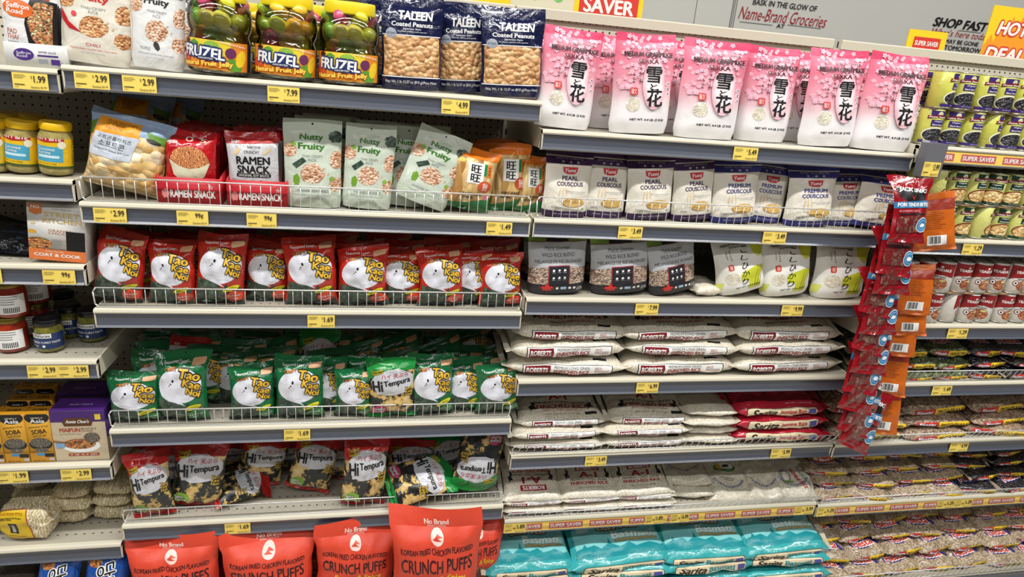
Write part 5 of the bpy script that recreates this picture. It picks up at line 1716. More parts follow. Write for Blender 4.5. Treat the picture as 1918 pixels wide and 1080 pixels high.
def street_box():
    A = 1.75
    fr = [L_poly(ink('#c4703a'), [(0.04, A - .01), (0.26, A - .01), (0.26, A * .84), (0.15, A * .80), (0.04, A * .84)]), T(W_, 'NO', 0.15, A * .945, 0.15, 0.09, b=0.04), T(ink('#8a8478'), 'Asian Meal Kit', 0.6, A * .93, 0.34, 0.04), T(ink('#c9ad6c'), 'STREET', 0.6, A * .83, 0.62, 0.15, b=0.03), T(ink('#c9ad6c'), 'KITCHEN', 0.6, A * .72, 0.68, 0.15, b=0.03), T(ink('#b5704a'), 'ORANGE\nCHICKEN', 0.56, A * .52, 0.42, 0.16, b=0.01),
          L_ell(bowl_m, 0.16, A * .29, 0.25, 0.2), L_rect(K, 0.66, A * .17, 0.99, A * .55), L_rect(film('#d8743a', 0), 0, 0, 1, A * .2), T(W_, 'COAT & COOK', 0.5, A * .1, 0.82, 0.1, b=0.05), T(W_, 'Asian Meal Kit', 0.45, A * .165, 0.32, 0.035), L_ell(ink('#d8c9a0'), 0.09, A * .66, 0.05, 0.05), L_ell(ink('#d9a23a'), 0.07, A * .5, 0.08, 0.06)] + deco_lines(GREY, 0.4, A * .38, 0.22, 6, 0.05, 0.012)
    return carton('meal_kit_box', 0.135, 0.236, 0.09, film('#d4d2cd', 0), fr)


def tray_box(name, col, W, H, Dp, front, of=0.0):
    return carton(name, W, H, Dp, film(col, 0), front, tray=True, open_front=of)
# ------------------------------------------------------------------ stock on the shelves
def row(kinds, z, items, make, cat, group, dep=0.03, front=D):
    """items: (xt, yt, xb, w, extra depth, proto index, label[, yaw, lean])"""
    for it in items:
        xt, yt, xb, w, dd, ki, lab = it[:7]
        stand(kinds[ki], xt, yt, xb, w, z, dep + dd, lab, cat, group, it[7] if len(it) > 7 else 0, it[8] if len(it) > 8 else 0, front)


# --- top middle shelf
z = zs('M', 1)
kc, kt = crisp('chili', 1), crisp('truffle', 2)
stand(kc, 178, -55, 184, 134, z, 0.03, 'large cream rice crisp pouch with a red chili printed on it', 'snack pouch')
stand(kt, 298, -50, 297, 104, z, 0.03, 'pale grey truffle rice crisp pouch beside the first jelly jar', 'snack pouch')
stand(kt, 352, -30, 345, 90, z, 0.20, 'pale grey rice crisp pouch mostly hidden behind the first jelly jar', 'snack pouch')
JJ = [jelly_jar(3), jelly_jar(8)]
for i, (x, yt, xb, w, dd, lab) in enumerate(((412, -22, 412, 122, 0.01, 'clear fruit jelly jar beside the truffle pouch'), (538, -8, 536, 118, 0.01, 'clear fruit jelly jar in the middle of three front ones'), (656, 6, 654, 116, 0.01, 'clear fruit jelly jar touching the navy peanut bags'),
                                             (452, 4, 449, 104, 0.20, 'clear fruit jelly jar in the second row nearest the truffle pouch'), (582, 10, 576, 102, 0.20, 'clear fruit jelly jar in the second row between the last two front jars'))):
    stand(JJ[i % 2], x, yt, xb, w, z, dd, lab, 'jar', 'fruit jelly jars', yaw=(-4, 6, -2, 20, 40)[i])
tk = [taleen(1), taleen(4)]
row(tk, z, ((773, -10, 770, 118, 0, 0, 'navy coated peanut bag beside the last jelly jar'), (868, 6, 866, 100, 0.05, 1, 'navy coated peanut bag half hidden between two others'), (963, 14, 956, 120, 0, 0, 'navy coated peanut bag at the shelf end by the pink rice'),
            (722, 2, 722, 100, 0.11, 1, 'navy coated peanut bag behind the jelly jar and the first peanut bag'), (905, 14, 900, 100, 0.14, 0, 'navy coated peanut bag in the second row behind the last two')), None, 'snack bag', 'coated peanut bags')

# --- second middle shelf
z = zs('M', 2)
kcorn = corn_bag(2)
stand(kcorn, 255, 219, 232, 158, z, 0.02, 'big cheese corn puff bag with blue top and orange patch', 'snack bag')
stand(kcorn, 268, 172, 262, 120, z, 0.24, 'cheese corn puff bag with blue top behind the front one', 'snack bag')
stand(kcorn, 330, 178, 330, 105, z, 0.30, 'cheese corn puff bag deepest on the shelf in shade', 'snack bag')


def tray(xl, xr, z, H, Dp, col, words_, lab, of, dep=0.02):
    Y = D + dep
    x0, x1 = wx(xl, Y, z + H / 2), wx(xr, Y, z + H / 2)
    fr = [T(W_, words_[0], 0.56, 0.17, 0.72, 0.13, b=0.05)] + ([T(W_, '☆', 0.85, 0.30, 0.08, 0.08), L_ell(ink('#e08a86'), 0.13, 0.17, 0.06, 0.08, jag=0.15)] if len(words_) == 1 else [L_ell(ink('#4a2f7c'), 0.32, 0.22, 0.17, 0.11), T(W_, 'Saffron\nRoad', 0.32, 0.22, 0.24, 0.1), T(ink('#4a2f7c'), 'SIMMER SAUCE', 0.72, 0.28, 0.3, 0.04), L_rect(ink('#4a2f7c'), 0.55, 0.2, 0.9, 0.23), L_rect(ink('#4a2f7c'), 0.77, 0.06, 0.92, 0.16), L_rect(GREY, 0.56, 0.07, 0.72, 0.15)])
    if len(words_) > 1:
        fr = fr[1:]
    p = tray_box('display_tray', col, x1 - x0, H, Dp, fr, of)
    o = copy_thing(p)
    o.matrix_world = Matrix.Translation(((x0 + x1) / 2, Y + Dp / 2, z + 0.001))
    tag(o, lab, 'display tray')
    for k in ('W', 'H', 'T'):
        del o[k]
    return (x0 + x1) / 2, Y


tray(293, 412, z, 0.115, 0.30, '#bd1f2b', ('RAMEN SNACK',), 'red card display tray holding the red noodle snack bags', 0.38)
tray(424, 537, z, 0.115, 0.30, '#bd1f2b', ('RAMEN SNACK',), 'red card display tray holding the white noodle snack bags', 0.38)
kr, kw = ramen_red(1), ramen_white(2)
stand(kr, 358, 247, 358, 104, z + 0.003, 0.035, 'red noodle snack bag with printed bowl at the front of its tray', 'snack bag')
for q, (x, y, nm) in enumerate(((368, 243, 'first'), (376, 239, 'second'), (386, 235, 'third'), (396, 232, 'fourth'))):
    stand(kr, x, y, x + 1, 96 - 3 * q, z + 0.003, 0.085 + 0.05 * q, 'red noodle snack bag %s behind the front one' % nm, 'snack bag', 'red noodle snack bags')
stand(kw, 472, 247, 478, 104, z + 0.003, 0.035, 'white noodle snack bag with red top at the front of its tray', 'snack bag')
for q, (x, y, nm) in enumerate(((485, 242, 'first'), (492, 238, 'second'), (500, 235, 'third'))):
    stand(kw, x, y, x + 1, 95 - 3 * q, z + 0.003, 0.09 + 0.055 * q, 'white noodle snack bag %s behind the front one' % nm, 'snack bag', 'white noodle snack bags')
kg = [crisp('wasabi', 3), crisp('wasabi', 6)]
row(kg, z, ((586, 224, 587, 112, 0, 0, 'pale green rice crisp pouch beside the white noodle snacks'), (697, 234, 686, 96, 0, 1, 'pale green rice crisp pouch standing second in the front row'), (768, 238, 752, 92, 0.05, 0, 'pale green rice crisp pouch standing partly covered by the leaning one'),
            (845, 252, 785, 104, 0.0, 1, 'pale green rice crisp pouch leaning far over towards the crackers', 0, 0),
            (604, 219, 602, 104, 0.09, 1, 'pale green rice crisp pouch second deep behind the first pouch'), (618, 216, 614, 100, 0.17, 0, 'pale green rice crisp pouch third deep behind the first pouch'),
            (716, 228, 708, 96, 0.09, 0, 'pale green rice crisp pouch second deep behind the second pouch'), (800, 236, 790, 92, 0.13, 1, 'pale green rice crisp pouch second deep behind the leaning one')), None, 'snack pouch', 'pale green rice crisp pouches')
ks = [senbei(1), senbei(3)]
row(ks, z, ((900, 280, 874, 84, 0, 0, 'rice cracker bag with orange top leaning at the front'), (958, 270, 950, 78, 0.05, 1, 'rice cracker bag with orange top behind the leaning one'), (1002, 292, 990, 56, 0.04, 0, 'narrow looking rice cracker bag by the couscous'),
            (930, 262, 925, 80, 0.16, 1, 'rice cracker bag deepest on the shelf in shade')), None, 'snack bag', 'rice cracker bags')

# --- third middle shelf: red seaweed snacks
z = zs('M', 3)
kr_ = [seaweed('red', s) for s in (1, 5, 9)]
P0 = 'red seaweed snack bag '
front = ((230, 436, 222, 98, 0.0, 'at the end of the row by the meal kit box', 1), (318, 453, 324, 94, 0.0, 'second along the front row', -4), (415, 439, 414, 98, 0.0, 'third along the front row with raised corner', 3), (500, 456, 502, 88, 0.03, 'fourth along, set back behind its neighbours', 0),
         (576, 447, 586, 104, 0.0, 'fifth along, the widest with a flat top', -3), (678, 460, 682, 100, 0.0, 'sixth along with a drooping top corner', 2), (752, 470, 752, 86, 0.02, 'seventh along, narrow and low', 0), (824, 465, 826, 90, 0.0, 'eighth along the front row', -2),
         (886, 470, 882, 78, 0.02, 'ninth along, narrow beside the last one', 3), (942, 474, 936, 84, 0.0, 'last in the row by the wild rice', 5))
for i, (xt, yt, xb, w, dd, lab, yw) in enumerate(front):
    stand(kr_[i % 3], xt, yt, xb, w, z, 0.022 + dd, P0 + lab, 'snack bag', 'red seaweed snack bags', yaw=yw, lean=4)
g = random.Random(4)
for r_, (y0, dd, n, nm) in enumerate(((448, 0.125, 9, 'second'), (442, 0.21, 8, 'third'), (438, 0.30, 8, 'fourth'))):
    for i in range(n):
        x = 225 + 745 * (i + 0.5) / n + g.uniform(-10, 10)
        stand(kr_[(i + r_) % 3], x + g.uniform(-8, 8), y0 + g.uniform(-7, 7), x, 92 - r_ * 6, z, dd, 'red seaweed snack bag in the %s row deep, %s along' % (nm, ORD[i]), 'snack bag', 'red seaweed snack bags', yaw=g.uniform(-8, 8), lean=g.uniform(0, 8))

# --- fourth middle shelf: green seaweed snacks
z = zs('M', 4)
kgn = [seaweed('green', s) for s in (2, 6, 10)]
kt_g, kt_r = [tempura('green', 3), tempura('green', 7)], [tempura('red', 4), tempura('red', 8)]
P0 = 'green seaweed snack bag '
front = ((246, 700, 258, 104, 0.0, 'at the end of the row by the purple topped box', 2, 0), (336, 666, 346, 104, 0.0, 'second along and standing tallest', -4, 1), (470, 686, 474, 90, 0.0, 'third along with empty shelf beside it', 3, 2), (560, 671, 562, 98, 0.0, 'fourth along the front row', 0, 0),
         (612, 682, 618, 76, 0.04, 'set back behind the fourth one', 2, 1), (664, 692, 662, 76, 0.0, 'just before the tempura bag', -2, 2), (810, 668, 808, 88, 0.0, 'just after the tempura bag', 3, 0),
         (872, 680, 870, 76, 0.02, 'narrow and second from the row end', -2, 1), (934, 682, 930, 86, 0.0, 'last in the row by the rice sacks', 4, 2))
for i, (xt, yt, xb, w, dd, lab, yw, k) in enumerate(front):
    stand(kgn[k], xt, yt, xb, w, z, 0.022 + dd, P0 + lab, 'snack bag', 'green seaweed snack bags', yaw=yw, lean=4)
stand(kt_g[0], 732, 674, 735, 96, z, 0.012, 'tempura seaweed bag with green top standing among green seaweed bags', 'snack bag', None, -2, 3)
g = random.Random(9)
for r_, (y0, dd, n, nm) in enumerate(((664, 0.12, 9, 'second'), (640, 0.20, 9, 'third'), (624, 0.30, 8, 'fourth'))):
    for i in range(n):
        x = 262 + 690 * (i + 0.5) / n + g.uniform(-12, 12)
        stand(kgn[(i + r_) % 3], x + g.uniform(-26, 26), y0 + g.uniform(-8, 8), x, 96 - r_ * 5, z, dd, 'green seaweed snack bag in the %s row deep, %s along' % (nm, ORD[i]), 'snack bag', 'green seaweed snack bags', yaw=g.uniform(-14, 14), lean=g.uniform(0, 14))
stand(kw, 345, 640, 330, 80, z, 0.09, 'white noodle snack bag stray among the green seaweed bags', 'snack bag', None, 0, 30)
stand(kt_g[1], 600, 622, 590, 80, z, 0.17, 'tempura seaweed bag stray behind the fourth green bag', 'snack bag', None, 0, 10)


def flop(proto, px, py, w, z, dep, label, spin=0.0, lean=70.0, cat='snack bag', group=None, up=0.0, yaw=0.0):
    """a bag lying back on the shelf: its middle is seen at px, py"""
    W, H, Tk = proto['W'], proto['H'], proto['T']
    Y = D + dep
    c = at(px, py, Y)
    s = (at(px + w / 2, py, Y) - at(px - w / 2, py, Y)).x / W
    o = copy_thing(proto)
    M = Matrix.Rotation(R(yaw), 4, 'Z') @ Matrix.Rotation(R(-lean), 4, 'X') @ Matrix.Rotation(R(spin), 4, 'Y') @ Matrix.Diagonal((s, s, s, 1)) @ Matrix.Translation((0, 0, -H / 2))
    lo = 1e9
    for q in KIDS[proto.name][0][0].bound_box:
        lo = min(lo, (M @ Vector(q)).z)
    base = max(c.z, z - lo * 0.85 + up)
    o.matrix_world = Matrix.Translation((c.x, Y, base if abs(base - c.z) < 0.03 or up else z - lo * 0.9)) @ M
    for k in ('W', 'H', 'T'):
        if k in o:
            del o[k]
    return tag(o, label, cat, group)


# --- fifth middle shelf: tempura seaweed
z = zs('M', 5)
P0 = 'red topped tempura seaweed bag '
G0 = 'tempura seaweed bags'
stand(kt_r[0], 268, 853, 292, 84, z, 0.012, P0 + 'at the end by the dried noodles, leaning', 'snack bag', G0, 3, 4)
stand(kt_r[1], 312, 838, 318, 90, z, 0.10, P0 + 'in shade behind the end one', 'snack bag', G0, 0, 4)
stand(kt_r[1], 376, 833, 368, 106, z, 0.045, P0 + 'standing widest and second along', 'snack bag', G0, -3, 6)
flop(kt_r[0], 452, 915, 78, z, 0.12, P0 + 'lying flat with its back showing', 70, 72, group=G0)
stand(kt_r[0], 505, 824, 480, 92, z, 0.14, P0 + 'tilted behind the flat one', 'snack bag', G0, 5, 8)
stand(kt_r[1], 600, 826, 575, 88, z, 0.09, P0 + 'tilted over the bare deck', 'snack bag', G0, -5, 14)
stand(kt_r[0], 632, 838, 625, 70, z, 0.16, P0 + 'small looking, behind the upright one', 'snack bag', G0, 0, 10)
stand(kt_r[1], 690, 824, 678, 88, z, 0.014, P0 + 'upright against the fence in mid shelf', 'snack bag', G0, 3, 4)
P0 = 'green topped tempura seaweed bag '
flop(kt_g[0], 785, 905, 92, z, 0.07, P0 + 'lying sideways near the fence', 75, 62, group=G0)
stand(kt_r[1], 765, 834, 770, 96, z, 0.13, 'red topped tempura seaweed bag behind the sideways green one', 'snack bag', G0, -10, 20)
stand(kt_g[1], 838, 822, 842, 80, z, 0.15, P0 + 'standing between two others', 'snack bag', G0, 6, 14)
flop(kt_g[0], 897, 857, 88, z, 0.07, P0 + 'upside down at the shelf end', 190, 18, group=G0)
stand(kt_g[1], 900, 828, 898, 84, z, 0.17, P0 + 'deepest at the shelf end', 'snack bag', G0, 0, 10)
for i, x in enumerate((275, 345, 430, 545, 660, 720, 800)):
    stand(kt_r[i % 2], x, 832, x, 80, z, 0.25, 'tempura seaweed bag in the shaded back row, %s along' % ORD[i], 'snack bag', G0, 0, 6)

# --- bottom deck: crunch puffs
z = DECK
kp = [puffs_bag(2), puffs_bag(6), puffs_bag(11)]
FR = DECKY
for i, (xt, yt, xb, w, dd, lab) in enumerate(((318, 1006, 345, 184, 0.05, 'orange crunch puffs bag at the end by the blue noodle bags'), (502, 998, 505, 182, 0.04, 'orange crunch puffs bag second along with folded top corner'),
                                              (668, 983, 660, 158, 0.04, 'orange crunch puffs bag third along tucked under the shelf'), (818, 958, 815, 176, -0.045, 'tallest orange crunch puffs bag standing before the price channel'),
                                              (900, 968, 880, 100, 0.08, 'orange crunch puffs bag behind the tallest one'))):
    stand(kp[i % 3], xt, yt, xb, w, z, dd, lab, 'snack bag', 'orange crunch puffs bags', (0, 3, -2, -3, 0)[i], 0, FR)
for i, x in enumerate((330, 480, 610, 740)):
    stand(kp[i % 3], x, 990, x, 150, z, 0.22, 'orange crunch puffs bag in the shaded second row, %s along' % ORD[i], 'snack bag', 'orange crunch puffs bags', 0, 0, FR)

# --- pink rice
z = zs('R', 1)
kk = [sekka(1), sekka(5)]
N0 = 'pink rice pouch '
row(kk, z, ((1078, 54, 1050, 112, 0, 0, N0 + 'first in the front row beside the peanut bags'), (1213, 63, 1193, 116, 0, 1, N0 + 'second in the front row'), (1347, 76, 1316, 122, 0, 0, N0 + 'third in the front row, widest'),
            (1455, 89, 1420, 104, 0.03, 1, N0 + 'fourth in the front row, slightly set back'), (1577, 93, 1541, 106, 0, 0, N0 + 'fifth in the front row'), (1692, 102, 1643, 118, 0, 1, N0 + 'last in the front row by the black bean cans'),
            (1160, 68, 1140, 104, 0.11, 0, N0 + 'in the second row behind the first two'), (1276, 76, 1250, 106, 0.12, 1, N0 + 'in the second row behind the second and third'),
            (1398, 86, 1365, 106, 0.14, 0, N0 + 'in the second row behind the third and fourth'), (1502, 97, 1472, 100, 0.11, 1, N0 + 'in the second row behind the fourth and fifth'), (1625, 104, 1590, 100, 0.13, 0, N0 + 'in the second row behind the last two'),
            (1040, 62, 1022, 92, 0.15, 1, N0 + 'in the second row close to the navy peanut bag')), None, 'rice pouch', 'pink rice pouches', 0.03)

# --- couscous
z = zs('R', 2)
kpr, kpm = [couscous('pearl', s) for s in (1, 4)], [couscous('premium', s) for s in (2, 7)]
N0 = 'purple banded pearl couscous pouch '
row(kpr, z, ((1070, 283, 1055, 88, 0, 0, N0 + 'first in the row with wrinkled top'), (1144, 286, 1126, 84, 0.015, 1, N0 + 'second in the row'), (1222, 291, 1212, 88, 0, 0, N0 + 'third in the row'), (1302, 294, 1292, 78, 0, 1, N0 + 'fourth in the row beside the blue banded ones'),
             (1105, 290, 1095, 78, 0.13, 1, N0 + 'behind the first two'), (1185, 293, 1175, 78, 0.13, 0, N0 + 'behind the second and third'), (1262, 296, 1252, 76, 0.14, 1, N0 + 'behind the third and fourth')), None, 'couscous pouch', 'pearl couscous pouches')
N0 = 'blue banded premium couscous pouch '
row(kpm, z, ((1384, 299, 1368, 86, 0, 0, N0 + 'first in the row beside the purple banded ones'), (1452, 303, 1421, 78, 0.03, 1, N0 + 'second in the row, partly covered'), (1528, 311, 1507, 90, 0, 0, N0 + 'third in the row with spread top'), (1592, 319, 1572, 80, 0.03, 1, N0 + 'fourth in the row, partly covered'), (1667, 325, 1634, 94, 0, 0, N0 + 'last in the row by the jerky strip'),
             (1345, 303, 1332, 76, 0.14, 1, N0 + 'behind the first, next to the purple ones'), (1418, 306, 1400, 76, 0.14, 0, N0 + 'behind the first and second'), (1492, 314, 1470, 76, 0.14, 1, N0 + 'behind the second and third'), (1560, 322, 1540, 74, 0.14, 0, N0 + 'behind the third and fourth'), (1630, 330, 1605, 74, 0.15, 1, N0 + 'behind the last two')), None, 'couscous pouch', 'premium couscous pouches')

# --- wild rice and short grain rice
z = zs('R', 3)
kwr = [wildrice(1), wildrice(4)]
N0 = 'grey panelled wild rice blend bag '
row(kwr, z, ((1046, 434, 1040, 110, 0, 0, N0 + 'first in the row by the seaweed snacks'), (1162, 437, 1157, 112, 0, 1, N0 + 'in the middle of three'), (1255, 438, 1257, 92, 0, 0, N0 + 'last of three beside the small white bag', 6),
             (1030, 440, 1022, 96, 0.12, 1, N0 + 'behind the first one'), (1148, 441, 1140, 98, 0.12, 0, N0 + 'behind the middle one'), (1238, 442, 1234, 88, 0.13, 1, N0 + 'behind the last one')), None, 'rice bag', 'wild rice blend bags')
kko = [koshi(1), koshi(5)]
N0 = 'white and lime short grain rice bag '
row(kko, z, ((1378, 447, 1384, 92, 0, 0, N0 + 'first of three beside the small white bag'), (1474, 448, 1465, 92, 0, 1, N0 + 'in the middle of three'), (1584, 450, 1562, 98, 0, 0, N0 + 'last of three by the jerky strip'),
             (1430, 452, 1426, 84, 0.13, 1, N0 + 'in the shade behind the first two'), (1530, 454, 1512, 84, 0.13, 0, N0 + 'in the shade behind the last two')), None, 'rice bag', 'short grain rice bags')
kpl = [plain_rice(1), plain_rice(3, True), plain_rice(5, 'M'), plain_rice(8, 'J')]
lay(kpl[0], 1300, 1356, z, 0.03, 'small plain white rice bag lying between wild rice and short grain rice', 'rice bag', None, 12, 6, 0, 0.9, 0.55)

# --- ten pound rice
z = zs('R', 4)
k10 = [roberts10(1), roberts10(4), roberts10(8)]
LV = ('bottom', 'middle', 'top')
CN = ('by the green seaweed snacks', 'in the middle column', 'by the jerky strip')
for c, cols in enumerate((((960, 1174), (960, 1168), (974, 1178)), ((1172, 1378), (1184, 1386), (1166, 1386)), ((1376, 1572), (1388, 1578), (1388, 1576)))):
    for l, (a, b_) in enumerate(cols):
        lay(k10[(c + l) % 3], a, b_, z + l * 0.066, 0.012 + (0.012 if l == 2 else 0), 'ten pound white rice bag, %s of the stack %s' % (LV[l], CN[c]), 'rice bag', 'ten pound rice bags', (c * 3 + l * 5) % 7 - 3, 7 if l == 2 else 2, 0, 1.09, 1.0)

# --- five pound rice, jasmine rice
z = zs('R', 5)
k5 = [roberts5(1), roberts5(5)]
for c, (a, b_, w_) in enumerate(((962, 1130, 'by the tempura bags'), (1136, 1292, 'next to the small rice bags'))):
    for l in range(3):
        lay(k5[(c + l) % 2], a + (l == 2) * 12, b_ + (l == 2) * 6, z + l * 0.044, 0.004 + (l == 2) * 0.03, 'five pound white rice bag, %s of the stack %s' % (LV[l], w_), 'rice bag', 'five pound rice bags', (l * 4 + c * 3) % 5 - 2, 10 if l == 2 else 0, 0, 0.86 + 0.25 * (l == 2), 0.95)
for l in range(4):
    lay(kpl[0] if l != 1 else kpl[1], 1288 + l, 1384, z + l * 0.036, 0.008 + 0.012 * (l % 2), 'plain white rice bag, %s of four beside the jasmine rice' % ('bottom', 'second', 'third', 'top')[l], 'rice bag', 'plain rice bags in a stack', (l * 5) % 7 - 3, 0, 0, 0.78, 1.1)
ksj = [sarita('jasmine', 2), sarita('jasmine', 5)]
for l in range(3):
    lay(ksj[l % 2], 1384, 1548, z + l * 0.057, 0.004 + l * 0.01, 'red jasmine rice bag, %s of three' % LV[l], 'rice bag', 'red jasmine rice bags', (l * 4) % 5 - 2, 4 * l, 0, 0.95, 0.95)
for l in range(2):
    lay(k5[l], 1000, 1150, z + l * 0.045, 0.28, 'five pound white rice bag, %s of the shaded back stack' % ('lower', 'upper')[l], 'rice bag', 'five pound rice bags', 2, 0, 0, 0.95, 0.9)

# --- small rice bags
z = zs('R', 6)
ka = [a1bag(1), a1bag(4), a1bag(7, True)]
for c, (a, b_, k, w_) in enumerate(((948, 1056, 2, 'stack by the tempura shelf'), (1056, 1164, 0, 'second stack'), (1156, 1262, 1, 'third stack'))):
    for l in range(3):
        lay(ka[k] if l == 2 else ka[(c + l) % 2], a, b_, z + l * 0.031, 0.008 + 0.008 * l, 'two pound rice bag, %s of the %s' % (LV[l], w_), 'rice bag', 'two pound rice bags', (l * 3 + c) % 5 - 2, 22 if l == 2 else 0, 0, 0.72 + 0.45 * (l == 2), 0.95)
    for l in range(3):
        lay(ka[(c + l) % 2], a + 18, b_ + 10, z + l * 0.034, 0.27, 'two pound rice bag, %s of back row behind the %s' % (LV[l], w_), 'rice bag', 'two pound rice bags', (l * 3 + c) % 7 - 3, 12 if l == 2 else 0, 0, 0.85, 0.9)
for a, b_, dep, k, l, ti, w_, hs in ((1250, 1340, 0.045, 0, 0, 0, 'plain lower bag behind the bare fence', 1.0), (1250, 1338, 0.075, 1, 1, 8, 'blue lettered upper bag in the middle', 1.1), (1338, 1420, 0.03, 2, 0, 24, 'with green and yellow emblem', 1.4), (1412, 1478, 0.025, 1, 0, 24, 'bulging before the jasmine one', 1.5), (1462, 1540, 0.02, 3, 0, 24, 'with red jasmine lettering at the corner', 1.4),
                                     (1330, 1410, 0.24, 0, 0, 10, 'plain one deeper behind the emblem bag', 1.6), (1420, 1500, 0.26, 0, 0, 10, 'plain one deepest behind the corner bags', 1.6)):
    lay(kpl[k], a, b_, z + l * 0.045, dep, 'small white rice bag ' + w_, 'rice bag', 'small thai rice bags', -4, ti, 0, hs, 0.95, zadd=0.0)

# --- basmati
kb = [sarita('basmati', 1), sarita('basmati', 4)]
z = DECK
for c, (a, b_, n, w_) in enumerate(((915, 1078, 3, 'stack by the crunch puffs'), (1074, 1262, 3, 'second stack'), (1250, 1412, 3, 'third stack'), (1400, 1556, 3, 'stack by the bean bags'))):
    for l in range(n):
        lay(kb[(c + l) % 2], a, b_, z + l * 0.068, 0.03 + 0.012 * l, 'teal basmati rice bag, %s of the %s' % (LV[l], w_), 'rice bag', 'basmati rice bags', (l * 5 + c * 3) % 7 - 3, 17 if l == 2 else 0, 0, 0.95, 1.0, DECKY)
    lay(kb[c % 2], a + 20, b_ + 8, z + 0.02, 0.32, 'teal basmati rice bag in the back row behind the %s' % w_, 'rice bag', 'basmati rice bags', 0, 0, 0, 2.6, 0.95, DECKY)

# --- far section: cans
CANR = 0.0385


def cans(kind, k, x0, n, tiers, gaps, what, grp, turn):
    z = zs('F', k)
    pr = can(kind)
    for dd, dn in ((0.0, 'front'), (0.082, 'second')):
        for t in range(tiers):
            for i in range(n):
                if dd and t == 0:
                    continue
                o = copy_thing(pr)
                x = x0 + i * 0.0795 + (0.012 if t else 0)
                yw = turn[(i + t * 3) % len(turn)] if dd == 0 else 0
                o.matrix_world = Matrix.Translation((x, D + 0.05 + dd + (0.004 if i % 2 else 0), z + 0.001 + t * 0.1170)) @ Matrix.Rotation(R(yw), 4, 'Z')
                for q in ('W', 'H'):
                    del o[q]
                tag(o, '%s can, %s row, %s tier, %s from the rice side' % (what, dn, ('lower', 'upper')[t], ORD[i]), 'can', grp)


cans('black', 1, 1.80, 7, 2, 0, 'black bean', 'black bean cans', (0, -8, 5, 40, -4, 10))
cans('chick', 2, 1.80, 9, 2, 0, 'chickpea', 'chickpea cans', (-10, 20, 0, 8, 60, -5, 12, -30))
cans('pinto', 3, 1.86, 9, 2, 0, 'red labelled pinto bean', 'pinto bean cans', (0, -12, 8, 70, 4, -50, 0))
for k in (1, 2, 3):
    z = zs('F', k)
    b = MB()
    b.box(0, 1.12, 0.004, 0.17, 0.1163, 0.1168, mat('brown_card', '#9a7a55', 0.7))
    o = b.obj('card_sheet', None, False)
    o.location = (1.765, D + 0.01, z)
    tag(o, 'brown card sheet between the two tiers of ' + ('black bean', 'chickpea', 'pinto bean')[k - 1] + ' cans', 'card sheet')

# --- far section: bean bags
kpea = [fiesta(peas_m, 'GREEN SPLIT PEAS', s, 0.16, 0.19, 0.045) for s in (1, 4)]
kblk = [fiesta(black_m, 'BLACK BEANS', s) for s in (2, 5)]
kpin = [fiesta(pinto_lt, 'PINTO BEANS', s) for s in (3, 6, 9)]
kbig = [fiesta(pinto_m, 'PINTO BEANS', s, 0.26, 0.24, 0.055) for s in (2, 7)]


def field(protos, sec_z, x0, x1, n, layers, hh, what, grp, frontY, deps, tilt=0, cat='bean bag', hs=1.0, ds=1.0, top_tilt=14, seed=1, alt=None, stag=0.0):
    g = random.Random(seed)
    w = (x1 - x0) / n
    for di, dd in enumerate(deps):
        for i in range(n):
            for l in range(layers):
                pr = protos[g.randrange(len(protos))] if not alt or i < alt[0] else alt[1][g.randrange(len(alt[1]))]
                nm = what if not alt or i < alt[0] else alt[2]
                cx = x0 + (i + 0.5) * w + g.uniform(-0.014, 0.014) + (0.02 if l % 2 else 0)
                s = w * 1.03 / pr['W']
                o = copy_thing(pr)
                tl = top_tilt * (0.4 + 0.6 * g.random()) if l == layers - 1 else g.uniform(3, 12)
                o.matrix_world = (Matrix.Translation((cx, frontY + dd + pr['D'] * ds / 2 + g.uniform(0, 0.015) + (stag * l if di == 0 else 0), sec_z + 0.001 + l * hh)) @ Matrix.Rotation(R(g.uniform(-11, 11)), 4, 'Z') @ Matrix.Rotation(R(tl), 4, 'X') @ Matrix.Rotation(R(g.uniform(-3, 3)), 4, 'Y') @ Matrix.Diagonal((s, ds, hs * (1.25 if l == layers - 1 else 1), 1)))
                for q in ('W', 'D', 'H'):
                    if q in o:
                        del o[q]
                tag(o, '%s, %s stack from rice side, %s layer, %s row' % (nm, ORD[i], ORD[l] if l < layers - 1 else 'top', ('front', 'back')[di]), cat, grp)


field(kpea, zs('F', 4), 1.76, 2.94, 7, 3, 0.042, 'split pea bag', 'split pea bags', D, (0.008, 0.255), hs=0.9, seed=2, stag=0.02, alt=(3, kblk, 'dark bean bag beside the peas'))
field(kbig, zs('F', 5), 1.75, 2.96, 4, 3, 0.048, 'large pinto bean bag', 'large pinto bean bags', D, (0.006, 0.27), hs=0.9, ds=1.0, seed=3, stag=0.02)
field(kpin, zs('F', 6), 1.75, 2.96, 7, 4, 0.040, 'small pinto bean bag', 'small pinto bean bags', D, (0.006, 0.27), hs=0.88, seed=5, stag=0.034, top_tilt=18, alt=(4, kblk, 'small black bean bag'))
field(kpin, DECK, 1.75, 2.96, 7, 5, 0.048, 'base deck pinto bean bag', 'deck pinto bean bags', DECKY, (0.03,), hs=1.05, seed=6, top_tilt=24, stag=0.05)
field(kpin, DECK, 1.77, 2.96, 7, 6, 0.046, 'rear base deck pinto bean bag', 'deck pinto bean bags behind', DECKY, (0.42,), hs=1.0, seed=7, top_tilt=10)

# --- jerky clip strip
kj, kjb = [jerky(1), jerky(4)], [jerky_back(2), jerky_back(5)]
YJ = 1.815


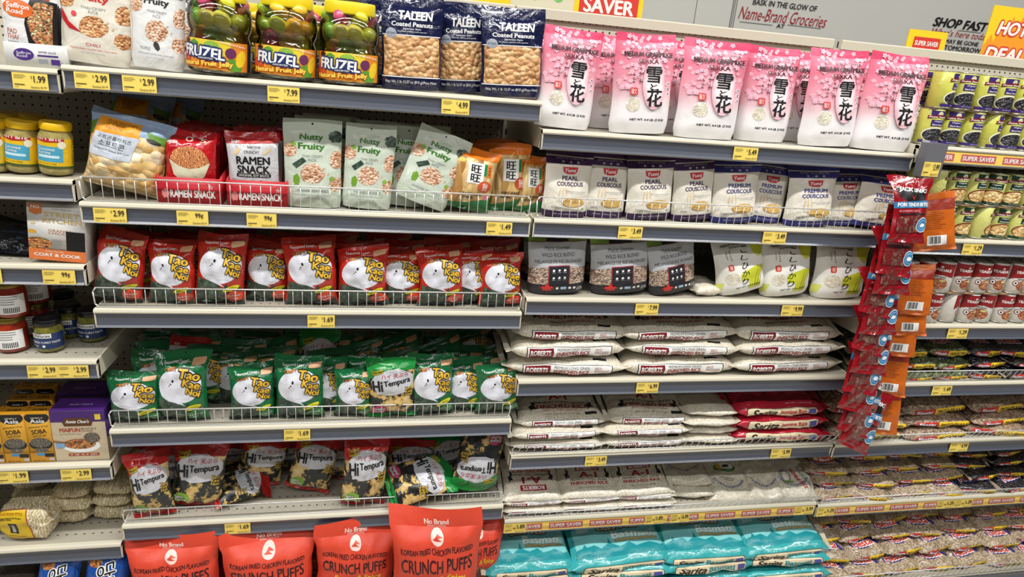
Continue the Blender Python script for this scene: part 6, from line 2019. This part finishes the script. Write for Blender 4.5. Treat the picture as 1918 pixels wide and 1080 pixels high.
def hang(proto, px, py, w, Y, ax, ay, roll, yaw, lab, lean=0.0):
    """hang a pouch so that its print point (ax, ay) is seen at px, py"""
    W, H = proto['W'], proto['H']
    c = at(px, py, Y)
    s = w * (c - EYE).length / FPX / W
    o = copy_thing(proto)
    M = Matrix.Rotation(R(roll), 4, 'Y') @ Matrix.Rotation(R(yaw), 4, 'Z') @ Matrix.Rotation(R(-lean), 4, 'X') @ Matrix.Diagonal((s, s, s, 1))
    p = M @ Vector(((ax - 0.5) * W, 0, ay * W))
    o.matrix_world = Matrix.Translation(c - p) @ M
    for k in ('W', 'H', 'T'):
        if k in o:
            del o[k]
    return tag(o, lab, 'jerky pouch', 'jerky pouches on the clip strip')


marks = ((1722, 421), (1697, 484), (1694, 517), (1664, 561), (1669, 592), (1651, 633), (1652, 668), (1635, 706), (1629, 742), (1625, 785), (1626, 816))
for i, (x, y) in enumerate(marks):
    hang(kj[i % 2], x, y, 74 if i == 0 else 76, YJ - 0.03 + 0.003 * i, 0.80, 0.40, (3, 8, 3, 14, 3, 18, 8, 12, 16, 20, 26)[i], 5, 'red jerky pouch with blue round badge, %s' % ('topmost of the strip with its header showing' if i == 0 else ORD[i] + ' down the strip' if i < 10 else 'lowest of the strip'), lean=15)
for i, (x, y, rl) in enumerate(((1753, 449, -14), (1712, 572, -6), (1703, 611, -8), (1684, 650, -6), (1665, 724, -3), (1651, 795, -4))):
    hang(kjb[i % 2], x, y, 64 if i == 0 else 58, YJ + 0.04 + 0.003 * i, 0.55, 0.26, rl, -22, 'orange backed jerky pouch turned round, %s down the strip' % ORD[i], lean=12)
root = empty('clip_strip', (0, 0, 0))
b = MB()
p_, q_ = at(1741, 300, YJ + 0.04), at(1655, 800, YJ + 0.04)
b.box(p_.x - 0.012, p_.x + 0.012, YJ + 0.056, YJ + 0.059, q_.z, p_.z, mat('grey_strip_plastic', '#8c8d90', 0.3))
b.box(p_.x - 0.012, p_.x - 0.004, YJ + 0.056, D - 0.002, p_.z + 0.05, p_.z + 0.06, WIRE)
b.obj('hanging_strip', root, False)
b = MB()
b.box(p_.x - 0.036, p_.x + 0.036, YJ + 0.02, YJ + 0.054, p_.z - 0.052, p_.z + 0.055, mat('grey_header_plastic', '#6a6a70', 0.35))
b.obj('header_holder', root, False)
tag(root, 'grey plastic clip strip that carries the red jerky pouches', 'clip strip')
if ('$3.99', False) not in TM:
    TM[('$3.99', False)] = tag_mesh('$3.99')
o = bpy.data.objects.new('price_tag', TM[('$3.99', False)]); COL.objects.link(o)
o.matrix_world = Matrix.Translation((p_.x - 0.004, YJ + 0.0185, p_.z - 0.026)) @ Matrix.Diagonal((0.062, 0.05, 0.12, 1))
tag(o, 'yellow price tag reading 3.99 on the jerky strip header', 'price tag', 'yellow price tags')

# --- left section
z = zs('L', 1)
ksf = [saffron(1)]
tray(8, 120, z, 0.062, 0.28, '#d9d8d6', ('', 'x'), 'white simmer sauce display tray with purple badge', 0.12, 0.012)
for q in range(4):
    stand(ksf[0], 56 + 5 * q, -16 + 5 * q, 60 + 4 * q, 104 - 4 * q, z + 0.003, 0.03 + 0.05 * q, 'simmer sauce pouch with orange badge, %s in its tray' % ORD[q], 'sauce pouch', 'simmer sauce pouches')
z = zs('L', 2)
kyj = jar('yellow')
for i, (x, yt, w, dd, lab) in enumerate(((104, 229, 62, 0.035, 'nearest the shelf end'), (42, 226, 62, 0.045, 'second from the shelf end'), (-12, 224, 60, 0.04, 'cut by the frame edge'),
                                         (80, 214, 50, 0.20, 'in the second row at the end'), (40, 212, 50, 0.20, 'in the second row beside it'), (5, 210, 50, 0.20, 'in the second row at the frame edge'))):
    if i > 2:
        x -= 18
    stand(kyj, x, yt, x + 3, w, z, dd, 'yellow lidded curry sauce jar ' + lab, 'jar', 'yellow lidded jars', -8)
z = zs('L', 3)
stand(street_box(), 116, 379, 121, 106, z, 0.02, 'white and orange chicken meal kit box with dark window', 'meal kit box', None, 0)
stand(street_box(), 126, 384, 130, 96, z, 0.15, 'meal kit box behind the front one in shade', 'meal kit box')
kdp = darkpouch(1)
flop(kdp, 30, 470, 110, z, 0.12, 'dark navy roasted seaweed pouch lying on the shelf', 5, 66, 'seaweed pouch')
stand(kdp, 20, 410, 18, 92, z, 0.30, 'dark navy roasted seaweed pouch standing in shade', 'seaweed pouch')
z = zs('L', 4)
krj, kcj = jar('red'), jar('curry')
for x, yt, w, dd, zz, lab in ((22, None, 66, 0.05, 0, 'bottom of the front pair'), (20, None, 66, 0.05, 1, 'top of the front pair'), (66, None, 58, 0.16, 0, 'bottom of the second pair'), (64, None, 58, 0.16, 1, 'top of the second pair')):
    o = copy_thing(krj)
    Y = D + dd + 0.03
    zb = z + zz * 0.1055
    o.matrix_world = Matrix.Translation((wx(x, Y, zb + 0.05), Y, zb + 0.001)) @ Matrix.Rotation(R(-35 + 8 * zz), 4, 'Z')
    for q in ('W', 'H', 'T'):
        del o[q]
    tag(o, 'red chili sauce jar with brass lid, ' + lab, 'jar', 'red sauce jars')
for x, dd, lab in ((92, 0.05, 'nearest the shelf front'), (130, 0.15, 'half hidden in the second row'), (172, 0.12, 'standing alone towards the shelf end'), (118, 0.26, 'in deep shade at the back')):
    o = copy_thing(kcj)
    Y = D + dd + 0.03
    o.matrix_world = Matrix.Translation((wx(x, Y, z + 0.05), Y, z + 0.001)) @ Matrix.Rotation(R(-14), 4, 'Z')
    for q in ('W', 'H', 'T'):
        del o[q]
    tag(o, 'green curry paste jar with blue label ' + lab, 'jar', 'green curry paste jars')
z = zs('L', 5)
ksb, kmf = soba_box(), maifun_box()


def put_box(pr, xl, xr, z, dep, lab, cat, grp=None, hgt=1.0, yaw=0, name=None):
    Y = D + dep
    x0, x1 = wx(xl, Y, z + pr['H'] / 2), wx(xr, Y, z + pr['H'] / 2)
    s = (x1 - x0) / pr['W']
    o = copy_thing(pr)
    o.matrix_world = Matrix.Translation(((x0 + x1) / 2, Y + pr['T'] * s / 2, z + 0.001)) @ Matrix.Rotation(R(yaw), 4, 'Z') @ Matrix.Diagonal((s, s, hgt, 1))
    for q in ('W', 'H', 'T'):
        del o[q]
    tag(o, lab, cat, grp)


for a, b_, dep, lab in ((4, 50, 0.02, 'front one beside its twin, nearer the frame edge'), (52, 98, 0.02, 'front one touching the purple topped box'), (-46, 2, 0.02, 'front one cut by the frame edge'),
                        (20, 60, 0.10, 'second deep behind the frame edge pair'), (62, 102, 0.10, 'second deep behind the last front one'), (34, 70, 0.175, 'third deep in shade'), (74, 108, 0.175, 'third deep next to the purple boxes')):
    put_box(ksb, a, b_, z, dep, 'yellow and black soba noodle box, ' + lab, 'noodle box', 'soba noodle boxes')
put_box(kmf, 99, 200, z, 0.02, 'purple topped brown rice noodle box at the front', 'noodle box')
put_box(kmf, 112, 204, z, 0.125, 'purple topped rice noodle box behind the front one', 'noodle box')
z = zs('L', 6)


def noodle_block(seed, label):
    ls = []
    if label:
        a = 0.02
        yl = ink('#d9b61c')
        ls = [L_poly(ink('#b5442a'), [(0.02, -0.37), (0.70, -0.40), (0.62, 0.44), (-0.0, 0.40)]), L_poly(yl, [(0.03, -0.35), (0.68, -0.38), (0.60, 0.42), (0.01, 0.38)]), T(ink('#a33a22'), 'LONG KOW STYLE', 0.3, 0.32, 0.5, 0.06, b=0.02), T(K, 'Chinese Style Dried Noodles\n(SMALL WIDE)', 0.3, 0.2, 0.46, 0.09, b=0.02), L_rect(K, 0.24, -0.22, 0.42, 0.1), T(W_, '中\n華\n麵', 0.33, -0.06, 0.08, 0.26, b=0.02), T(K, 'NET WT. 8 oz (227 g)', 0.33, -0.3, 0.44, 0.035, b=0.01)]
    else:
        ls = [L_rect(ink('#cfae2a'), 0.05, 0.56, 0.95, 0.8), L_rect(ink('#b5442a'), 0.05, 0.55, 0.95, 0.56), T(ink('#8a5a1a'), 'NET WT. 8 OZ (227 g)', 0.5, 0.66, 0.5, 0.05)]
    return lying('dried_noodle_bundle', 0.15, 0.12, 0.14 if label else 0.055, noodle_m, ls, seed, nexp=4.0, wr=0.004, fin=0.006, side_m=FINM, corner=0.02, pinch=8, body_name='noodle_bundle')


knb, knf = noodle_block(1, True), [noodle_block(3, False), noodle_block(5, False)]
lay(knb, -4, 92, z, 0.02, 'tall dried noodle bundle with yellow label', 'dried noodles', None, -6, 0, 0, 0.95, 1.0)
for c, (a, b_, dep, n) in enumerate(((96, 166, 0.10, 3), (172, 246, 0.11, 3), (20, 92, 0.16, 3))):
    for l in range(n):
        lay(knf[(l + c) % 2], a, b_, z + l * 0.047, dep, 'flat dried noodle bundle, %s of the %s' % (LV[l], ('stack beside the tall bundle', 'stack by the tempura bags', 'stack behind the tall bundle')[c]), 'dried noodles', 'flat dried noodle bundles', (c * 3 + l * 4) % 7 - 3, 0, 0, 0.88, 1.3)


def blue_bag(seed):
    ls = [('part', 'noodle_window'), L_poly(buckwheat, [(0.1, 0.05), (0.9, 0.05), (0.86, 0.7), (0.5, 0.84), (0.2, 0.72)]), ('part', None), L_ell(bowl_m, 0.25, 1.1, 0.18, 0.07), T(K, '당면', 0.55, 0.92, 0.34, 0.4, rot=-80, b=0.04, out=W_, ob=0.1)]
    return pouch('blue_noodle_bag', 0.16, 0.22, 0.06, film('#1b4fa0', 2), ls, 'pillow', seal=0.08, bseal=0.05, seed=seed, curl=0.012, wr=0.004, body_name='bag_body')


kbl = [blue_bag(1), blue_bag(4)]
kdk = lying('dark_noodle_bag', 0.2, 0.26, 0.10, buckwheat, [T(ink('#4f9a3a'), '면', 0.2, 0.2, 0.2, 0.2)], 3, fin=0.01, side_m=FINM)
stand(kbl[0], 98, 1046, 95, 88, DECK, 0.03, 'blue dark noodle bag beside the grey noodle bag', 'noodle bag', 'blue noodle bags', 0, 16, DECKY)
stand(kbl[1], 190, 1040, 186, 92, DECK, 0.03, 'blue dark noodle bag next to the orange crunch puffs', 'noodle bag', 'blue noodle bags', 0, 16, DECKY)
for l in range(2):
    lay(kdk, -50, 42, DECK + l * 0.09, 0.05, 'dark noodle bag lying %s at the frame corner' % ('lower', 'upper')[l], 'noodle bag', None, 0, 0, 0, 1.0, 1.0, DECKY)

# the builder's own masters are not part of the place
for r_, ks_ in list(KIDS.items()):
    for o, _s in ks_:
        if not o.users_collection:
            bpy.data.objects.remove(o)
for o in list(bpy.data.objects):
    if not o.users_collection:
        bpy.data.objects.remove(o)
